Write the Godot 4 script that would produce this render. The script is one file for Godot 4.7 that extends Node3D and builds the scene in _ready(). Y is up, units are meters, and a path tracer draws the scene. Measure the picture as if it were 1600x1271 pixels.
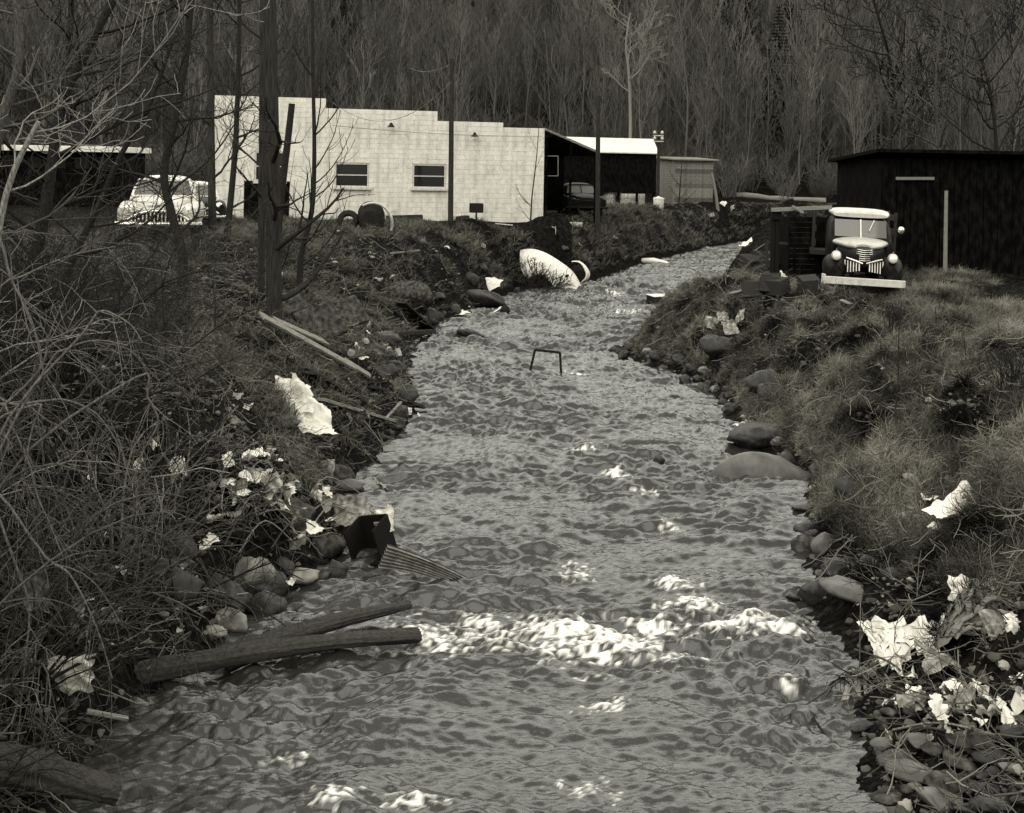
extends Node3D

# ---------------------------------------------------------------- view of the place
const F := 1900.0          # focal length in pixels of the 1600 x 1271 photograph
const EYE := 4.7           # eye height above the water
const ROLL := 0.01745
var rng := RandomNumberGenerator.new()
var fn := FastNoiseLite.new()
var fn2 := FastNoiseLite.new()
var M := {}
var names := {}
var lx := PackedFloat32Array(); var ld := PackedFloat32Array()
var rx := PackedFloat32Array(); var rd := PackedFloat32Array()

func ray(px: float, py: float) -> Vector2:
	var x := px - 800.0
	var y := py - 260.0
	return Vector2(x * cos(ROLL) + y * sin(ROLL), -x * sin(ROLL) + y * cos(ROLL)) / F
func at(px: float, py: float, d: float) -> Vector3:          # a point of the place at distance d
	var r := ray(px, py)
	return Vector3(r.x * d, EYE - r.y * d, -d)
func lev(px: float, py: float, h := 0.0) -> Vector3:          # a point of the place at height h
	var r := ray(px, py)
	return at(px, py, (EYE - h) / r.y)

# ---------------------------------------------------------------- mesh building
class Geo:
	var v := PackedVector3Array()
	var idx := PackedInt32Array()
	var col := PackedColorArray()
	func tri(a: Vector3, b: Vector3, c: Vector3) -> void:
		var n := v.size()
		v.append_array([a, b, c])
		idx.append_array([n, n + 1, n + 2])
	func quad(a: Vector3, b: Vector3, c: Vector3, d: Vector3) -> void:
		var n := v.size()
		v.append_array([a, b, c, d])
		idx.append_array([n, n + 1, n + 2, n, n + 2, n + 3])
	func grid(p: PackedVector3Array, nu: int, nv: int, wrap_u := false) -> void:   # p[j * nu + i]
		var n := v.size()
		v.append_array(p)
		var lim := nu if wrap_u else nu - 1
		for j in nv - 1:
			for i in lim:
				var i2 := (i + 1) % nu
				var a := n + j * nu + i
				var b := n + j * nu + i2
				var c := n + (j + 1) * nu + i2
				var d := n + (j + 1) * nu + i
				idx.append_array([a, b, c, a, c, d])
	func fan(p: PackedVector3Array) -> void:
		var c := Vector3.ZERO
		for q in p: c += q
		c /= p.size()
		for i in p.size(): tri(c, p[i], p[(i + 1) % p.size()])
	func tube(pts: PackedVector3Array, rad: PackedFloat32Array, sides: int, cap := false) -> void:
		var m := pts.size()
		var t := (pts[1] - pts[0]).normalized()
		var u := t.cross(Vector3(0.31, 0.87, 0.38)).normalized()
		if u.length() < 0.5: u = t.cross(Vector3.RIGHT).normalized()
		var p := PackedVector3Array()
		for j in m:
			if j > 0 and j < m - 1: t = (pts[j + 1] - pts[j - 1]).normalized()
			elif j == m - 1: t = (pts[j] - pts[j - 1]).normalized()
			u = (u - t * u.dot(t)).normalized()
			var w := t.cross(u)
			for i in sides:
				var a := TAU * i / sides
				p.append(pts[j] + (u * cos(a) + w * sin(a)) * rad[j])
		grid(p, sides, m, true)
		if cap:
			var e := p.slice((m - 1) * sides)
			fan(e)
			var s := p.slice(0, sides)
			s.reverse()
			fan(s)
	func rod(a: Vector3, b: Vector3, r: float, sides := 6, r2 := -1.0) -> void:
		tube(PackedVector3Array([a, b]), PackedFloat32Array([r, r if r2 < 0 else r2]), sides, true)
	func box(c: Vector3, h: Vector3, bs := Basis(), ch := 0.0) -> void:
		var ax := [bs.x, bs.y, bs.z]
		if ch <= 0.0:
			for k in 3:
				for s in [-1.0, 1.0]:
					var n: Vector3 = ax[k] * h[k] * s
					var a: Vector3 = ax[(k + 1) % 3] * h[(k + 1) % 3]
					var b: Vector3 = ax[(k + 2) % 3] * h[(k + 2) % 3] * s
					quad(c + n - a - b, c + n - a + b, c + n + a + b, c + n + a - b)
			return
		ch = minf(ch, minf(h.x, minf(h.y, h.z)) * 0.6)
		for k in 3:
			var k1 := (k + 1) % 3
			var k2 := (k + 2) % 3
			for s in [-1.0, 1.0]:
				var n: Vector3 = ax[k] * h[k] * s
				var a: Vector3 = ax[k1] * (h[k1] - ch)
				var b: Vector3 = ax[k2] * (h[k2] - ch) * s
				quad(c + n - a - b, c + n - a + b, c + n + a + b, c + n + a - b)
				for s2 in [-1.0, 1.0]:       # edge between axis k (sign s) and k1 (sign s2)
					var e: Vector3 = ax[k2] * (h[k2] - ch) * s * s2
					var p: Vector3 = ax[k] * h[k] * s + ax[k1] * (h[k1] - ch) * s2
					var q: Vector3 = ax[k] * (h[k] - ch) * s + ax[k1] * h[k1] * s2
					quad(c + p - e, c + p + e, c + q + e, c + q - e)
		for sx in [-1.0, 1.0]:
			for sy in [-1.0, 1.0]:
				for sz in [-1.0, 1.0]:
					var i := Vector3(h.x - ch, h.y - ch, h.z - ch) * Vector3(sx, sy, sz)
					var pa: Vector3 = c + bs * (i + Vector3(ch * sx, 0, 0))
					var pb: Vector3 = c + bs * (i + Vector3(0, ch * sy, 0))
					var pc: Vector3 = c + bs * (i + Vector3(0, 0, ch * sz))
					if sx * sy * sz > 0: tri(pa, pc, pb)
					else: tri(pa, pb, pc)
	func beam(a: Vector3, b: Vector3, w: float, t: float, up := Vector3.UP, ch := 0.004) -> void:   # squared timber from a to b
		var z := (b - a).normalized()
		var x := up.cross(z).normalized()
		var y := z.cross(x)
		box((a + b) / 2, Vector3(w / 2, t / 2, a.distance_to(b) / 2), Basis(x, y, z), ch)
	func lathe(prof: PackedVector2Array, n: int, bs := Basis(), o := Vector3.ZERO) -> void:   # x = along bs.y, y = radius
		var p := PackedVector3Array()
		for q in prof:
			for i in n:
				var a := TAU * i / n
				p.append(o + bs * Vector3(cos(a) * q.y, q.x, sin(a) * q.y))
		grid(p, n, prof.size(), true)
	func commit(off := Vector3.ZERO) -> ArrayMesh:
		var nn := PackedVector3Array()
		nn.resize(v.size())
		for k in range(0, idx.size(), 3):
			var ia := idx[k]; var ib := idx[k + 1]; var ic := idx[k + 2]
			var a := v[ia]
			var n := (v[ic] - a).cross(v[ib] - a)
			nn[ia] += n; nn[ib] += n; nn[ic] += n
		var p := v
		if off != Vector3.ZERO:
			p = Transform3D(Basis(), -off) * v
		for i in nn.size():
			var l := nn[i].length()
			nn[i] = nn[i] / l if l > 1e-14 else Vector3.UP
		var arr := []
		arr.resize(Mesh.ARRAY_MAX)
		arr[Mesh.ARRAY_VERTEX] = p
		arr[Mesh.ARRAY_NORMAL] = nn
		arr[Mesh.ARRAY_INDEX] = idx
		if col.size() == v.size(): arr[Mesh.ARRAY_COLOR] = col
		var m := ArrayMesh.new()
		m.add_surface_from_arrays(Mesh.PRIMITIVE_TRIANGLES, arr)
		return m

# ---------------------------------------------------------------- objects
func numbered(called: String) -> String:
	names[called] = names.get(called, -1) + 1
	return called if names[called] == 0 else "%s_%03d" % [called, names[called]]
func tag(o: Node, label: String, category: String, group := "") -> void:
	o.set_meta("label", label)
	o.set_meta("category", category)
	if group: o.set_meta("group", group)
	elif o.has_meta("group"): o.remove_meta("group")
func thing(called: String, label: String, category: String, base := Vector3.ZERO, group := "") -> Node3D:
	var o := Node3D.new()
	o.name = numbered(called)
	add_child(o)
	o.position = base
	tag(o, label, category, group)
	return o
func part(t: Node3D, called: String, g: Geo, m: Material, local := false) -> MeshInstance3D:
	var o := MeshInstance3D.new()
	var off := Vector3.ZERO
	if not local: off = t.position if t.get_parent() == self else t.get_parent().position
	o.mesh = g.commit(off)
	o.material_override = m
	o.name = called
	t.add_child(o, true)
	return o
func mpart(t: Node3D, called: String, mesh: Mesh, m: Material, xf: Transform3D) -> MeshInstance3D:
	var o := MeshInstance3D.new()
	o.mesh = mesh
	o.material_override = m
	o.transform = xf
	o.name = called
	t.add_child(o, true)
	return o
func single(called: String, label: String, category: String, g: Geo, m: Material, base: Vector3, group := "") -> MeshInstance3D:
	var o := MeshInstance3D.new()
	o.mesh = g.commit(base)
	o.material_override = m
	o.name = numbered(called)
	add_child(o)
	o.position = base
	tag(o, label, category, group)
	return o
func msingle(called: String, label: String, category: String, mesh: Mesh, m: Material, xf: Transform3D, group := "") -> MeshInstance3D:
	var o := MeshInstance3D.new()
	o.mesh = mesh
	o.material_override = m
	o.name = numbered(called)
	add_child(o)
	o.transform = xf
	tag(o, label, category, group)
	return o
func copy(o: Node3D, label := "", group := "") -> Node3D:
	var base: String = o.name
	if base.length() > 4 and base.substr(base.length() - 4, 1) == "_" and base.right(3).is_valid_int(): base = base.left(-4)
	var c: Node3D = o.duplicate()
	c.name = numbered(base)
	add_child(c)
	if label: c.set_meta("label", label)
	if group: c.set_meta("group", group)
	return c
func structure(called: String, g: Geo, m: Material, kind := "structure") -> MeshInstance3D:
	var o := MeshInstance3D.new()
	o.mesh = g.commit()
	o.material_override = m
	o.name = numbered(called)
	add_child(o)
	o.set_meta("kind", kind)
	return o
func many(called: String, label: String, category: String, mesh: Mesh, m: Material, xfs: Array, cols := []) -> void:
	var mm := MultiMesh.new()
	mm.transform_format = MultiMesh.TRANSFORM_3D
	mm.use_colors = cols.size() > 0
	mm.mesh = mesh
	mm.instance_count = xfs.size()
	for i in xfs.size():
		mm.set_instance_transform(i, xfs[i])
		if cols.size(): mm.set_instance_color(i, cols[i])
	var o := MultiMeshInstance3D.new()
	o.multimesh = mm
	o.material_override = m
	o.name = numbered(called)
	add_child(o)
	tag(o, label, category)
	o.set_meta("kind", "stuff")

# ---------------------------------------------------------------- materials: warm greys of the old print
func tone(v: float) -> Color:
	return Color(v, v * 0.975, v * 0.86).linear_to_srgb()
func noise_tex(seed_: int, freq: float, oct: int, lo: float, hi: float, mid := 0.5, kind := FastNoiseLite.TYPE_SIMPLEX_SMOOTH, size := 512) -> NoiseTexture2D:
	var n := FastNoiseLite.new()
	n.seed = seed_
	n.noise_type = kind
	n.frequency = freq
	n.fractal_octaves = oct
	var t := NoiseTexture2D.new()
	t.width = size; t.height = size
	t.seamless = true
	t.noise = n
	var g := Gradient.new()
	g.set_color(0, Color(lo, lo, lo)); g.set_offset(0, 0.15)
	g.set_color(1, Color(hi, hi, hi)); g.set_offset(1, 0.85)
	g.add_point(mid, Color((lo + hi) / 2, (lo + hi) / 2, (lo + hi) / 2))
	t.color_ramp = g
	return t
func bump_tex(seed_: int, freq: float, oct: int, strength: float) -> NoiseTexture2D:
	var n := FastNoiseLite.new()
	n.seed = seed_
	n.frequency = freq
	n.fractal_octaves = oct
	var t := NoiseTexture2D.new()
	t.width = 512; t.height = 512
	t.seamless = true
	t.noise = n
	t.as_normal_map = true
	t.bump_strength = strength
	return t
func mat(v: float, rough: float, tex: Texture2D = null, scale := Vector3.ONE, nrm: Texture2D = null, nscale := 1.0, metal := 0.0, world := true) -> StandardMaterial3D:
	var m := StandardMaterial3D.new()
	m.albedo_color = tone(v)
	m.roughness = rough
	m.metallic = metal
	if rough >= 0.85: m.metallic_specular = 0.12
	m.cull_mode = BaseMaterial3D.CULL_DISABLED
	if tex: m.albedo_texture = tex
	if nrm:
		m.normal_enabled = true
		m.normal_texture = nrm
		m.normal_scale = nscale
	if tex or nrm:
		m.uv1_triplanar = true
		m.uv1_world_triplanar = world
		m.uv1_scale = scale
	return m
func make_materials() -> void:
	var blotch := noise_tex(11, 0.012, 5, 0.45, 1.0)
	var fine := noise_tex(12, 0.05, 4, 0.5, 1.0)
	var hard := noise_tex(13, 0.02, 6, 0.25, 1.0, 0.5)
	var streak := noise_tex(14, 0.02, 5, 0.55, 1.0, 0.4)
	var litter := noise_tex(15, 0.09, 3, 0.3, 1.0, 0.55, FastNoiseLite.TYPE_CELLULAR)
	var wall_dirt := noise_tex(16, 0.012, 5, 0.84, 1.0, 0.35)
	var bump_f := bump_tex(21, 0.05, 4, 5.0)
	var bump_c := bump_tex(22, 0.015, 6, 8.0)
	M.ground = mat(0.058, 1.0, hard, Vector3.ONE * 0.35, bump_c, 1.2)
	M.ground.detail_enabled = true
	M.ground.detail_albedo = litter
	M.ground.detail_blend_mode = BaseMaterial3D.BLEND_MODE_MUL
	M.ground.detail_uv_layer = BaseMaterial3D.DETAIL_UV_1
	M.bed = mat(0.08, 1.0, hard, Vector3.ONE * 0.5)
	M.rock = mat(0.14, 0.85, hard, Vector3.ONE * 0.7, bump_c, 0.8)
	M.rock_dark = mat(0.05, 0.7, hard, Vector3.ONE * 0.7, bump_c, 0.8)
	M.rock_pale = mat(0.34, 0.85, blotch, Vector3.ONE * 0.7, bump_c, 0.6)
	M.rock_smooth = mat(0.125, 0.6, blotch, Vector3.ONE * 0.4, bump_f, 0.25)
	M.bark = mat(0.045, 0.95, fine, Vector3(2, 0.6, 2))
	M.bark_mid = mat(0.12, 0.9, fine, Vector3(2, 0.6, 2))
	M.bark_pale = mat(0.34, 0.85, fine, Vector3(2, 0.6, 2))
	M.bark_arch = mat(0.2, 0.9, fine, Vector3(2, 0.6, 2))
	M.bark_far = mat(0.1, 1.0)
	M.bark_far.vertex_color_use_as_albedo = true
	M.pole = mat(0.05, 0.9, streak, Vector3(3, 0.2, 3))
	M.conifer = mat(0.035, 1.0)
	M.grass = mat(1.0, 1.0)
	M.grass.albedo_color = Color(1, 1, 1)
	M.grass.vertex_color_use_as_albedo = true
	M.wood = mat(0.3, 0.9, streak, Vector3(4, 4, 0.4), bump_f, 0.5, 0.0, false)
	M.wood_dark = mat(0.055, 0.9, streak, Vector3(4, 4, 0.4), bump_f, 0.5, 0.0, false)
	M.log = mat(0.075, 0.9, streak, Vector3(1.2, 6, 6), bump_f, 1.0)
	M.log_pale = mat(0.24, 0.9, streak, Vector3(1.2, 6, 6), bump_f, 1.0)
	M.block = []
	for k in 4:
		M.block.append(mat([0.77, 0.75, 0.78, 0.725][k], 0.9, wall_dirt, Vector3(0.5, 0.12, 0.5), bump_f, 0.3))
	M.mortar = mat(0.7, 1.0, wall_dirt, Vector3(0.5, 0.12, 0.5))
	M.white = mat(0.78, 0.75, wall_dirt, Vector3.ONE * 0.9)
	M.trim = mat(0.6, 0.8, wall_dirt, Vector3.ONE)
	M.paper = mat(0.82, 0.9, wall_dirt, Vector3.ONE * 1.6)
	M.paper2 = mat(0.5, 0.9, blotch, Vector3.ONE * 1.3)
	M.cloth_dark = mat(0.2, 0.95, wall_dirt, Vector3.ONE * 1.5)
	M.roof_pale = mat(0.8, 0.7, wall_dirt, Vector3.ONE * 0.3)
	M.tin = mat(0.42, 0.5, blotch, Vector3.ONE * 1.2, null, 1.0, 0.3)
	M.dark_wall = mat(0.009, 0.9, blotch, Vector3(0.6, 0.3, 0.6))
	M.siding = mat(0.4, 0.9, blotch, Vector3(0.8, 3, 0.8))
	M.clapboard = [M.siding, mat(0.3, 0.9, blotch, Vector3(0.8, 3, 0.8)), mat(0.5, 0.9, blotch, Vector3(0.8, 3, 0.8)), mat(0.24, 0.9, blotch, Vector3(0.8, 3, 0.8))]
	M.glass = mat(0.015, 0.08)
	M.windshield = mat(0.1, 0.12)
	M.lens = mat(0.75, 0.15)
	M.paint_dark = mat(0.014, 0.5, blotch, Vector3.ONE * 0.8)
	M.paint_dark.metallic_specular = 0.2
	M.paint_pale = mat(0.55, 0.45, wall_dirt, Vector3.ONE * 0.8)
	M.paint_white = mat(0.78, 0.45, wall_dirt, Vector3.ONE * 0.8)
	M.chrome = mat(0.75, 0.22, null, Vector3.ONE, null, 1.0, 0.85)
	M.chrome_dull = mat(0.5, 0.45, wall_dirt, Vector3.ONE * 1.0, null, 1.0, 0.3)
	M.rubber = mat(0.02, 0.85)
	M.rust = mat(0.035, 0.9, fine, Vector3.ONE)
	M.black = mat(0.012, 0.9)
	M.wire = mat(0.12, 0.7)
	M.foam = mat(0.85, 0.9)
	M.water = mat(1.0, 0.2, null, Vector3.ONE * 1.1, bump_f, 0.3)
	M.water.albedo_color = Color(1, 1, 1)
	M.water.vertex_color_use_as_albedo = true
	M.stripe = mat(0.3, 0.95)

# ---------------------------------------------------------------- the lie of the land
func edges() -> void:
	var le := [[130, 1200], [200, 1095], [330, 1010], [395, 945], [500, 905], [525, 830], [535, 765], [600, 700], [650, 650], [640, 600], [640, 540], [690, 502], [765, 473], [808, 453], [925, 440], [1000, 412], [1100, 388], [1150, 380]]
	var re := [[1372, 1230], [1345, 1100], [1330, 1010], [1280, 940], [1265, 850], [1262, 780], [1272, 742], [1160, 685], [1150, 640], [1085, 592], [1020, 572], [965, 548], [1050, 528], [1082, 490], [1130, 440], [1152, 400], [1168, 386]]
	lx.append(-3.6); ld.append(-60.0); lx.append(-3.5); ld.append(6.0)
	rx.append(3.6); rd.append(-60.0); rx.append(2.7); rd.append(7.0)
	for p in le:
		var q := lev(p[0], p[1]); lx.append(q.x); ld.append(-q.z)
	for p in re:
		var q := lev(p[0], p[1]); rx.append(q.x); rd.append(-q.z)
	lx.append(24.0); ld.append(86.0); rx.append(28.0); rd.append(80.0)
	lx.append(70.0); ld.append(98.0); rx.append(74.0); rd.append(92.0)
	lx.append(400.0); ld.append(150.0); rx.append(420.0); rd.append(150.0)
func interp(xs: PackedFloat32Array, ds: PackedFloat32Array, d: float) -> float:
	if d <= ds[0]: return xs[0]
	for i in range(1, ds.size()):
		if d <= ds[i]:
			return lerpf(xs[i - 1], xs[i], (d - ds[i - 1]) / maxf(ds[i] - ds[i - 1], 0.001))
	return xs[xs.size() - 1]
func left_edge(d: float) -> float: return interp(lx, ld, d)
func right_edge(d: float) -> float: return interp(rx, rd, d)
func height(x: float, d: float) -> float:
	var l := left_edge(d)
	var r := right_edge(d)
	var h := 0.0
	var b := fn.get_noise_2d(x * 30.0, d * 30.0)
	if x > l and x < r:
		var t := minf(x - l, r - x)
		return -0.04 - 0.5 * smoothstep(0.0, 1.3, t) + b * 0.06
	if x <= l:
		var s := l - x
		var w := 3.2 + 1.8 * smoothstep(16.0, 24.0, d) - 2.2 * smoothstep(30.0, 40.0, d) - 1.4 * smoothstep(44.0, 49.0, d) + 1.4 * smoothstep(62.0, 72.0, d)
		var t := clampf(s / w, 0.0, 1.0)
		h = (2.38 + 0.3 * exp(-pow(d - 29.0, 2.0) / 30.0) * smoothstep(-4.0, -7.0, x)) * (1.0 - pow(1.0 - t, 1.7))
		h += (b * 0.45 + fn.get_noise_2d(x * 100.0, d * 100.0) * 0.2) * smoothstep(0.0, 0.6, s) * (1.0 - 0.75 * smoothstep(w, w + 2.5, s))
	else:
		var s := x - r
		var w := 3.2 - 0.8 * smoothstep(18.0, 30.0, d)
		w += 2.2 * (1.0 - smoothstep(9.0, 13.0, d))
		var t := clampf(s / w, 0.0, 1.0)
		h = 1.66 * (1.0 - pow(1.0 - t, 1.8))
		h += (b * 0.5 + fn.get_noise_2d(x * 110.0, d * 110.0) * 0.34) * smoothstep(0.0, 0.6, s) * (1.0 - 0.6 * smoothstep(w, w + 2.5, s))
	var d0 := 90.0 + maxf(0.0, x - 16.0) * 0.35
	var up := maxf(0.0, d - d0) * 0.62 + maxf(0.0, x - 26.0 - maxf(0.0, 20.0 - d) * 0.3) * 0.35 + maxf(0.0, -x - 34.0) * 0.3
	up = 26.0 * (1.0 - exp(-pow(up / 24.0, 1.6))) + minf(up, 95.0) * 0.06
	if up > 0.0: h += up + fn.get_noise_2d(x * 3.0, d * 3.0) * minf(up * 0.2, 2.2)
	return h
func on_ground(x: float, d: float, lift := 0.0) -> Vector3:
	return Vector3(x, height(x, d) + lift, -d)
func ground_px(px: float, py: float) -> Vector3:             # where the sight line of a point meets the ground or water
	var r := ray(px, py)
	var d := 6.0
	var step := 0.05
	while d < 190.0:
		var y := EYE - r.y * d
		if y < maxf(height(r.x * d, d), 0.0): break
		d += step
		step = 0.05 + d * 0.003
	var y2 := maxf(height(r.x * d, d), 0.0)
	return Vector3(r.x * d, y2, -d)

func build_ground() -> void:
	var xs := PackedFloat32Array(); var ds := PackedFloat32Array()
	var x := -170.0
	while x < 170.0:
		xs.append(x)
		x += 0.24 if x >= -14.0 and x < 22.0 else (0.6 if x >= -26.0 and x < 40.0 else 4.0)
	var d := -60.0
	while d < 250.0:
		ds.append(d)
		d += 6.0 if d < 0.0 else (1.0 if d < 5.0 else (0.2 if d < 34.0 else (0.4 if d < 90.0 else 3.0)))
	var g := Geo.new()
	var p := PackedVector3Array()
	for dd in ds:
		for xx in xs:
			p.append(Vector3(xx, height(xx, dd), -dd))
	g.grid(p, xs.size(), ds.size())
	structure("ground", g, M.ground)

func build_water() -> void:
	var g := Geo.new()
	var ds := PackedFloat32Array()
	var d := -20.0
	while d < 95.0:
		ds.append(d)
		d += 0.5 if d < 4.0 else (0.06 if d < 7.5 else d * 0.0023)
	var n := 380
	var p := PackedVector3Array()
	var c := PackedColorArray()
	var mud := Color(0.03, 0.029, 0.0245)
	var white := Color(0.82, 0.81, 0.74)
	for dd in ds:
		var l := left_edge(dd) - 0.9
		var r := right_edge(dd) + 0.9
		for i in n:
			var x := lerpf(l, r, float(i) / (n - 1))
			var q := wave(x, dd)
			p.append(Vector3(x, q.x, -dd))
			c.append(mud.lerp(white, q.y))
	g.grid(p, n, ds.size())
	g.col = c
	structure("stream_water", g, M.water)

func foam_amount(x: float, d: float) -> float:
	var a := 0.0
	for s in FOAM:
		var o: Vector2 = Vector2(x, d) - s[0]
		o = Vector2(o.x * cos(s[3]) + o.y * sin(s[3]), -o.x * sin(s[3]) + o.y * cos(s[3]))
		var e := Vector2(o.x / s[1], o.y / s[2]).length_squared()
		if e < 4.0: a = maxf(a, s[4] * exp(-e * 1.2))
	return a
var FOAM := []
func wave(x: float, d: float) -> Vector2:        # (height, share of foam)
	var l := left_edge(d); var r := right_edge(d)
	var m := smoothstep(-0.3, 0.7, minf(x - l, r - x))
	var wx := x + fn2.get_noise_2d(x * 22.0, d * 22.0) * 0.35
	var wd := d + fn2.get_noise_2d(x * 22.0 + 500.0, d * 22.0) * 0.35
	var n1 := fn2.get_noise_2d(wx * 50.0, wd * 90.0)
	var n2 := fn.get_noise_2d(wx * 95.0 + 90.0, wd * 230.0)
	var n3 := fn.get_noise_2d(wx * 230.0, wd * 520.0 + 77.0)
	var n4 := fn2.get_noise_2d(wx * 700.0 + 31.0, wd * 1400.0)
	var calm := 0.45 + 0.95 * smoothstep(-0.45, 0.45, fn.get_noise_2d(x * 16.0 + 200.0, d * 22.0))
	var h := 0.065 * n1 + 0.078 * n2 * calm + 0.044 * (n3 - 0.35 * absf(n3)) * calm + 0.0135 * n4
	h *= (0.35 + 0.65 * m) * (1.0 + 0.7 * smoothstep(14.0, 34.0, d))
	var f := foam_amount(x, d)
	var share := 0.0
	if f > 0.02:
		var k := fn.get_noise_2d(x * 160.0, d * 300.0 + 300.0) * 0.6 + fn2.get_noise_2d(x * 1100.0, d * 1800.0) * 0.75 + fn2.get_noise_2d(x * 600.0 + 40.0, d * 900.0) * 0.45
		share = clampf((f * 1.0 + k * 0.85 - 0.48) / 0.6, 0.0, 1.0)
		h += f * 0.08 * (0.5 + n1) + share * 0.012
	return Vector2(h, share)

# ---------------------------------------------------------------- plants
func limb(g: Geo, p: Vector3, dir: Vector3, length: float, r: float, level: int, o: Dictionary) -> void:
	var segs: int = maxi(3, int(o.segs) - level)
	var pts := PackedVector3Array([p])
	var rad := PackedFloat32Array([r])
	var q := p
	var t := dir.normalized()
	var tip: float = o.get("tip", 0.25)
	for i in segs:
		var f := float(i + 1) / segs
		t = (t + Vector3(rng.randfn(), rng.randfn(), rng.randfn()) * float(o.wander) + Vector3.UP * float(o.lift) * (1.0 if level == 0 else float(o.get("lift_kids", 1.0))) - Vector3.UP * float(o.get("droop", 0.0)) * f).normalized()
		q += t * length / segs
		pts.append(q)
		rad.append(maxf(r * lerpf(1.0, tip, f), float(o.rmin)))
	var sides := 6 if r > 0.05 else (4 if r > 0.012 else 3)
	g.tube(pts, rad, sides)
	if level >= int(o.levels): return
	var n: int = o.kids[level]
	for k in n:
		var f := lerpf(float(o.get("from", 0.25)), 0.98, (k + rng.randf()) / n)
		var j := mini(int(f * segs), segs - 1)
		var a: Vector3 = pts[j].lerp(pts[j + 1], f * segs - j)
		var tt := (pts[j + 1] - pts[j]).normalized()
		var side := tt.cross(Vector3(rng.randfn(), rng.randfn(), rng.randfn())).normalized()
		var nd := tt * float(o.get("keep", 0.75)) + side * rng.randf_range(0.5, 1.0)
		limb(g, a, nd, length * float(o.ratio) * rng.randf_range(0.6, 1.2) * (1.25 - 0.6 * f), maxf(rad[j] * float(o.get("thin", 0.55)), float(o.rmin)), level + 1, o)

func shrub_kind(seed_: int, stems: int, tall: float, spread: float, o: Dictionary, m: Material) -> Node3D:   # not yet in the scene
	rng.seed = seed_
	var root := Node3D.new()
	for k in stems:
		var g := Geo.new()
		var a := TAU * (k + rng.randf()) / stems
		var out := Vector3(cos(a), 0, sin(a))
		limb(g, out * rng.randf_range(0.02, 0.2) + Vector3(0, -0.1, 0), out * spread * rng.randf_range(0.2, 1.0) + Vector3.UP, tall * rng.randf_range(0.6, 1.1), rng.randf_range(0.009, 0.02) * tall / 2.0, 0, o)
		var s := MeshInstance3D.new()
		s.mesh = g.commit()
		s.material_override = m
		s.name = "stem"
		root.add_child(s, true)
	return root
func plant(src: Node3D, called: String, label: String, category: String, group: String, p: Vector3, turn: float, sc: float, tilt := Vector3.ZERO) -> Node3D:
	var o: Node3D = src.duplicate()
	o.name = numbered(called)
	add_child(o)
	o.position = p
	o.basis = Basis.from_euler(Vector3(tilt.x, turn, tilt.z)).scaled(Vector3.ONE * sc)
	tag(o, label, category, group)
	return o
func px_tree(called: String, label: String, pts: Array, d: float, r0: float, r1: float, kids: int, o: Dictionary, m: Material, blen := 1.6, seed_ := 1, group := "") -> Node3D:
	# a trunk through points [px, py, depth change], with limbs along it
	rng.seed = seed_
	var path := PackedVector3Array()
	for q in pts: path.append(at(q[0], q[1], d + (q[2] if q.size() > 2 else 0.0)))
	var base := path[0]
	var gy := height(base.x, -base.z)
	base.y = gy
	if path[0].y > gy + 0.02:
		path.insert(0, Vector3(path[0].x, gy - 0.15, path[0].z))
	else: path[0].y = gy - 0.15
	var fine := PackedVector3Array(); var rad := PackedFloat32Array()
	var n := path.size()
	for i in n - 1:
		for k in 4:
			var pa := path[maxi(i - 1, 0)]; var pd := path[mini(i + 2, n - 1)]
			fine.append(path[i].cubic_interpolate(path[i + 1], pa, pd, k / 4.0))
	fine.append(path[n - 1])
	for i in fine.size(): rad.append(lerpf(r0, r1, float(i) / (fine.size() - 1)) * (1.0 + 0.25 * exp(-i * 0.7)))
	var t := thing(called, label, "tree", base, group)
	var g := Geo.new()
	g.tube(fine, rad, 8, true)
	part(t, "trunk", g, m)
	if kids > 0:
		var c := Geo.new()
		for k in kids:
			var f := lerpf(o.get("start", 0.3), 0.97, (k + rng.randf()) / kids)
			var j := mini(int(f * (fine.size() - 1)), fine.size() - 2)
			var tt := (fine[j + 1] - fine[j]).normalized()
			var side := tt.cross(Vector3(rng.randfn(), rng.randfn(), rng.randfn())).normalized()
			limb(c, fine[j], tt * 0.5 + side, blen * rng.randf_range(0.6, 1.2), rad[j] * o.get("limb_r", 0.4), 0, o)
		part(t, "crown", c, m)
	return t

func tuft_mesh(seed_: int, blades: int, h: float, lean: float, w: float) -> ArrayMesh:
	rng.seed = seed_
	var g := Geo.new()
	for b in blades:
		var a := rng.randf() * TAU
		var dir := Vector3(cos(a), 0, sin(a))
		var side := Vector3(-sin(a), 0, cos(a)) * w * rng.randf_range(0.6, 1.3)
		var p := dir * rng.randf() * 0.06
		var hh := h * rng.randf_range(0.5, 1.2)
		var ll := lean * rng.randf_range(0.3, 1.3)
		var p1 := p + dir * ll * 0.25 * hh + Vector3.UP * hh * 0.5
		var p2 := p + dir * ll * 0.7 * hh + Vector3.UP * hh * 0.8
		var p3 := p + dir * ll * 1.3 * hh + Vector3.UP * hh * (1.0 - 0.35 * ll)
		g.quad(p - side, p + side, p1 + side * 0.9, p1 - side * 0.9)
		g.quad(p1 - side * 0.9, p1 + side * 0.9, p2 + side * 0.6, p2 - side * 0.6)
		g.tri(p2 - side * 0.6, p2 + side * 0.6, p3)
	return g.commit()

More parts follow.
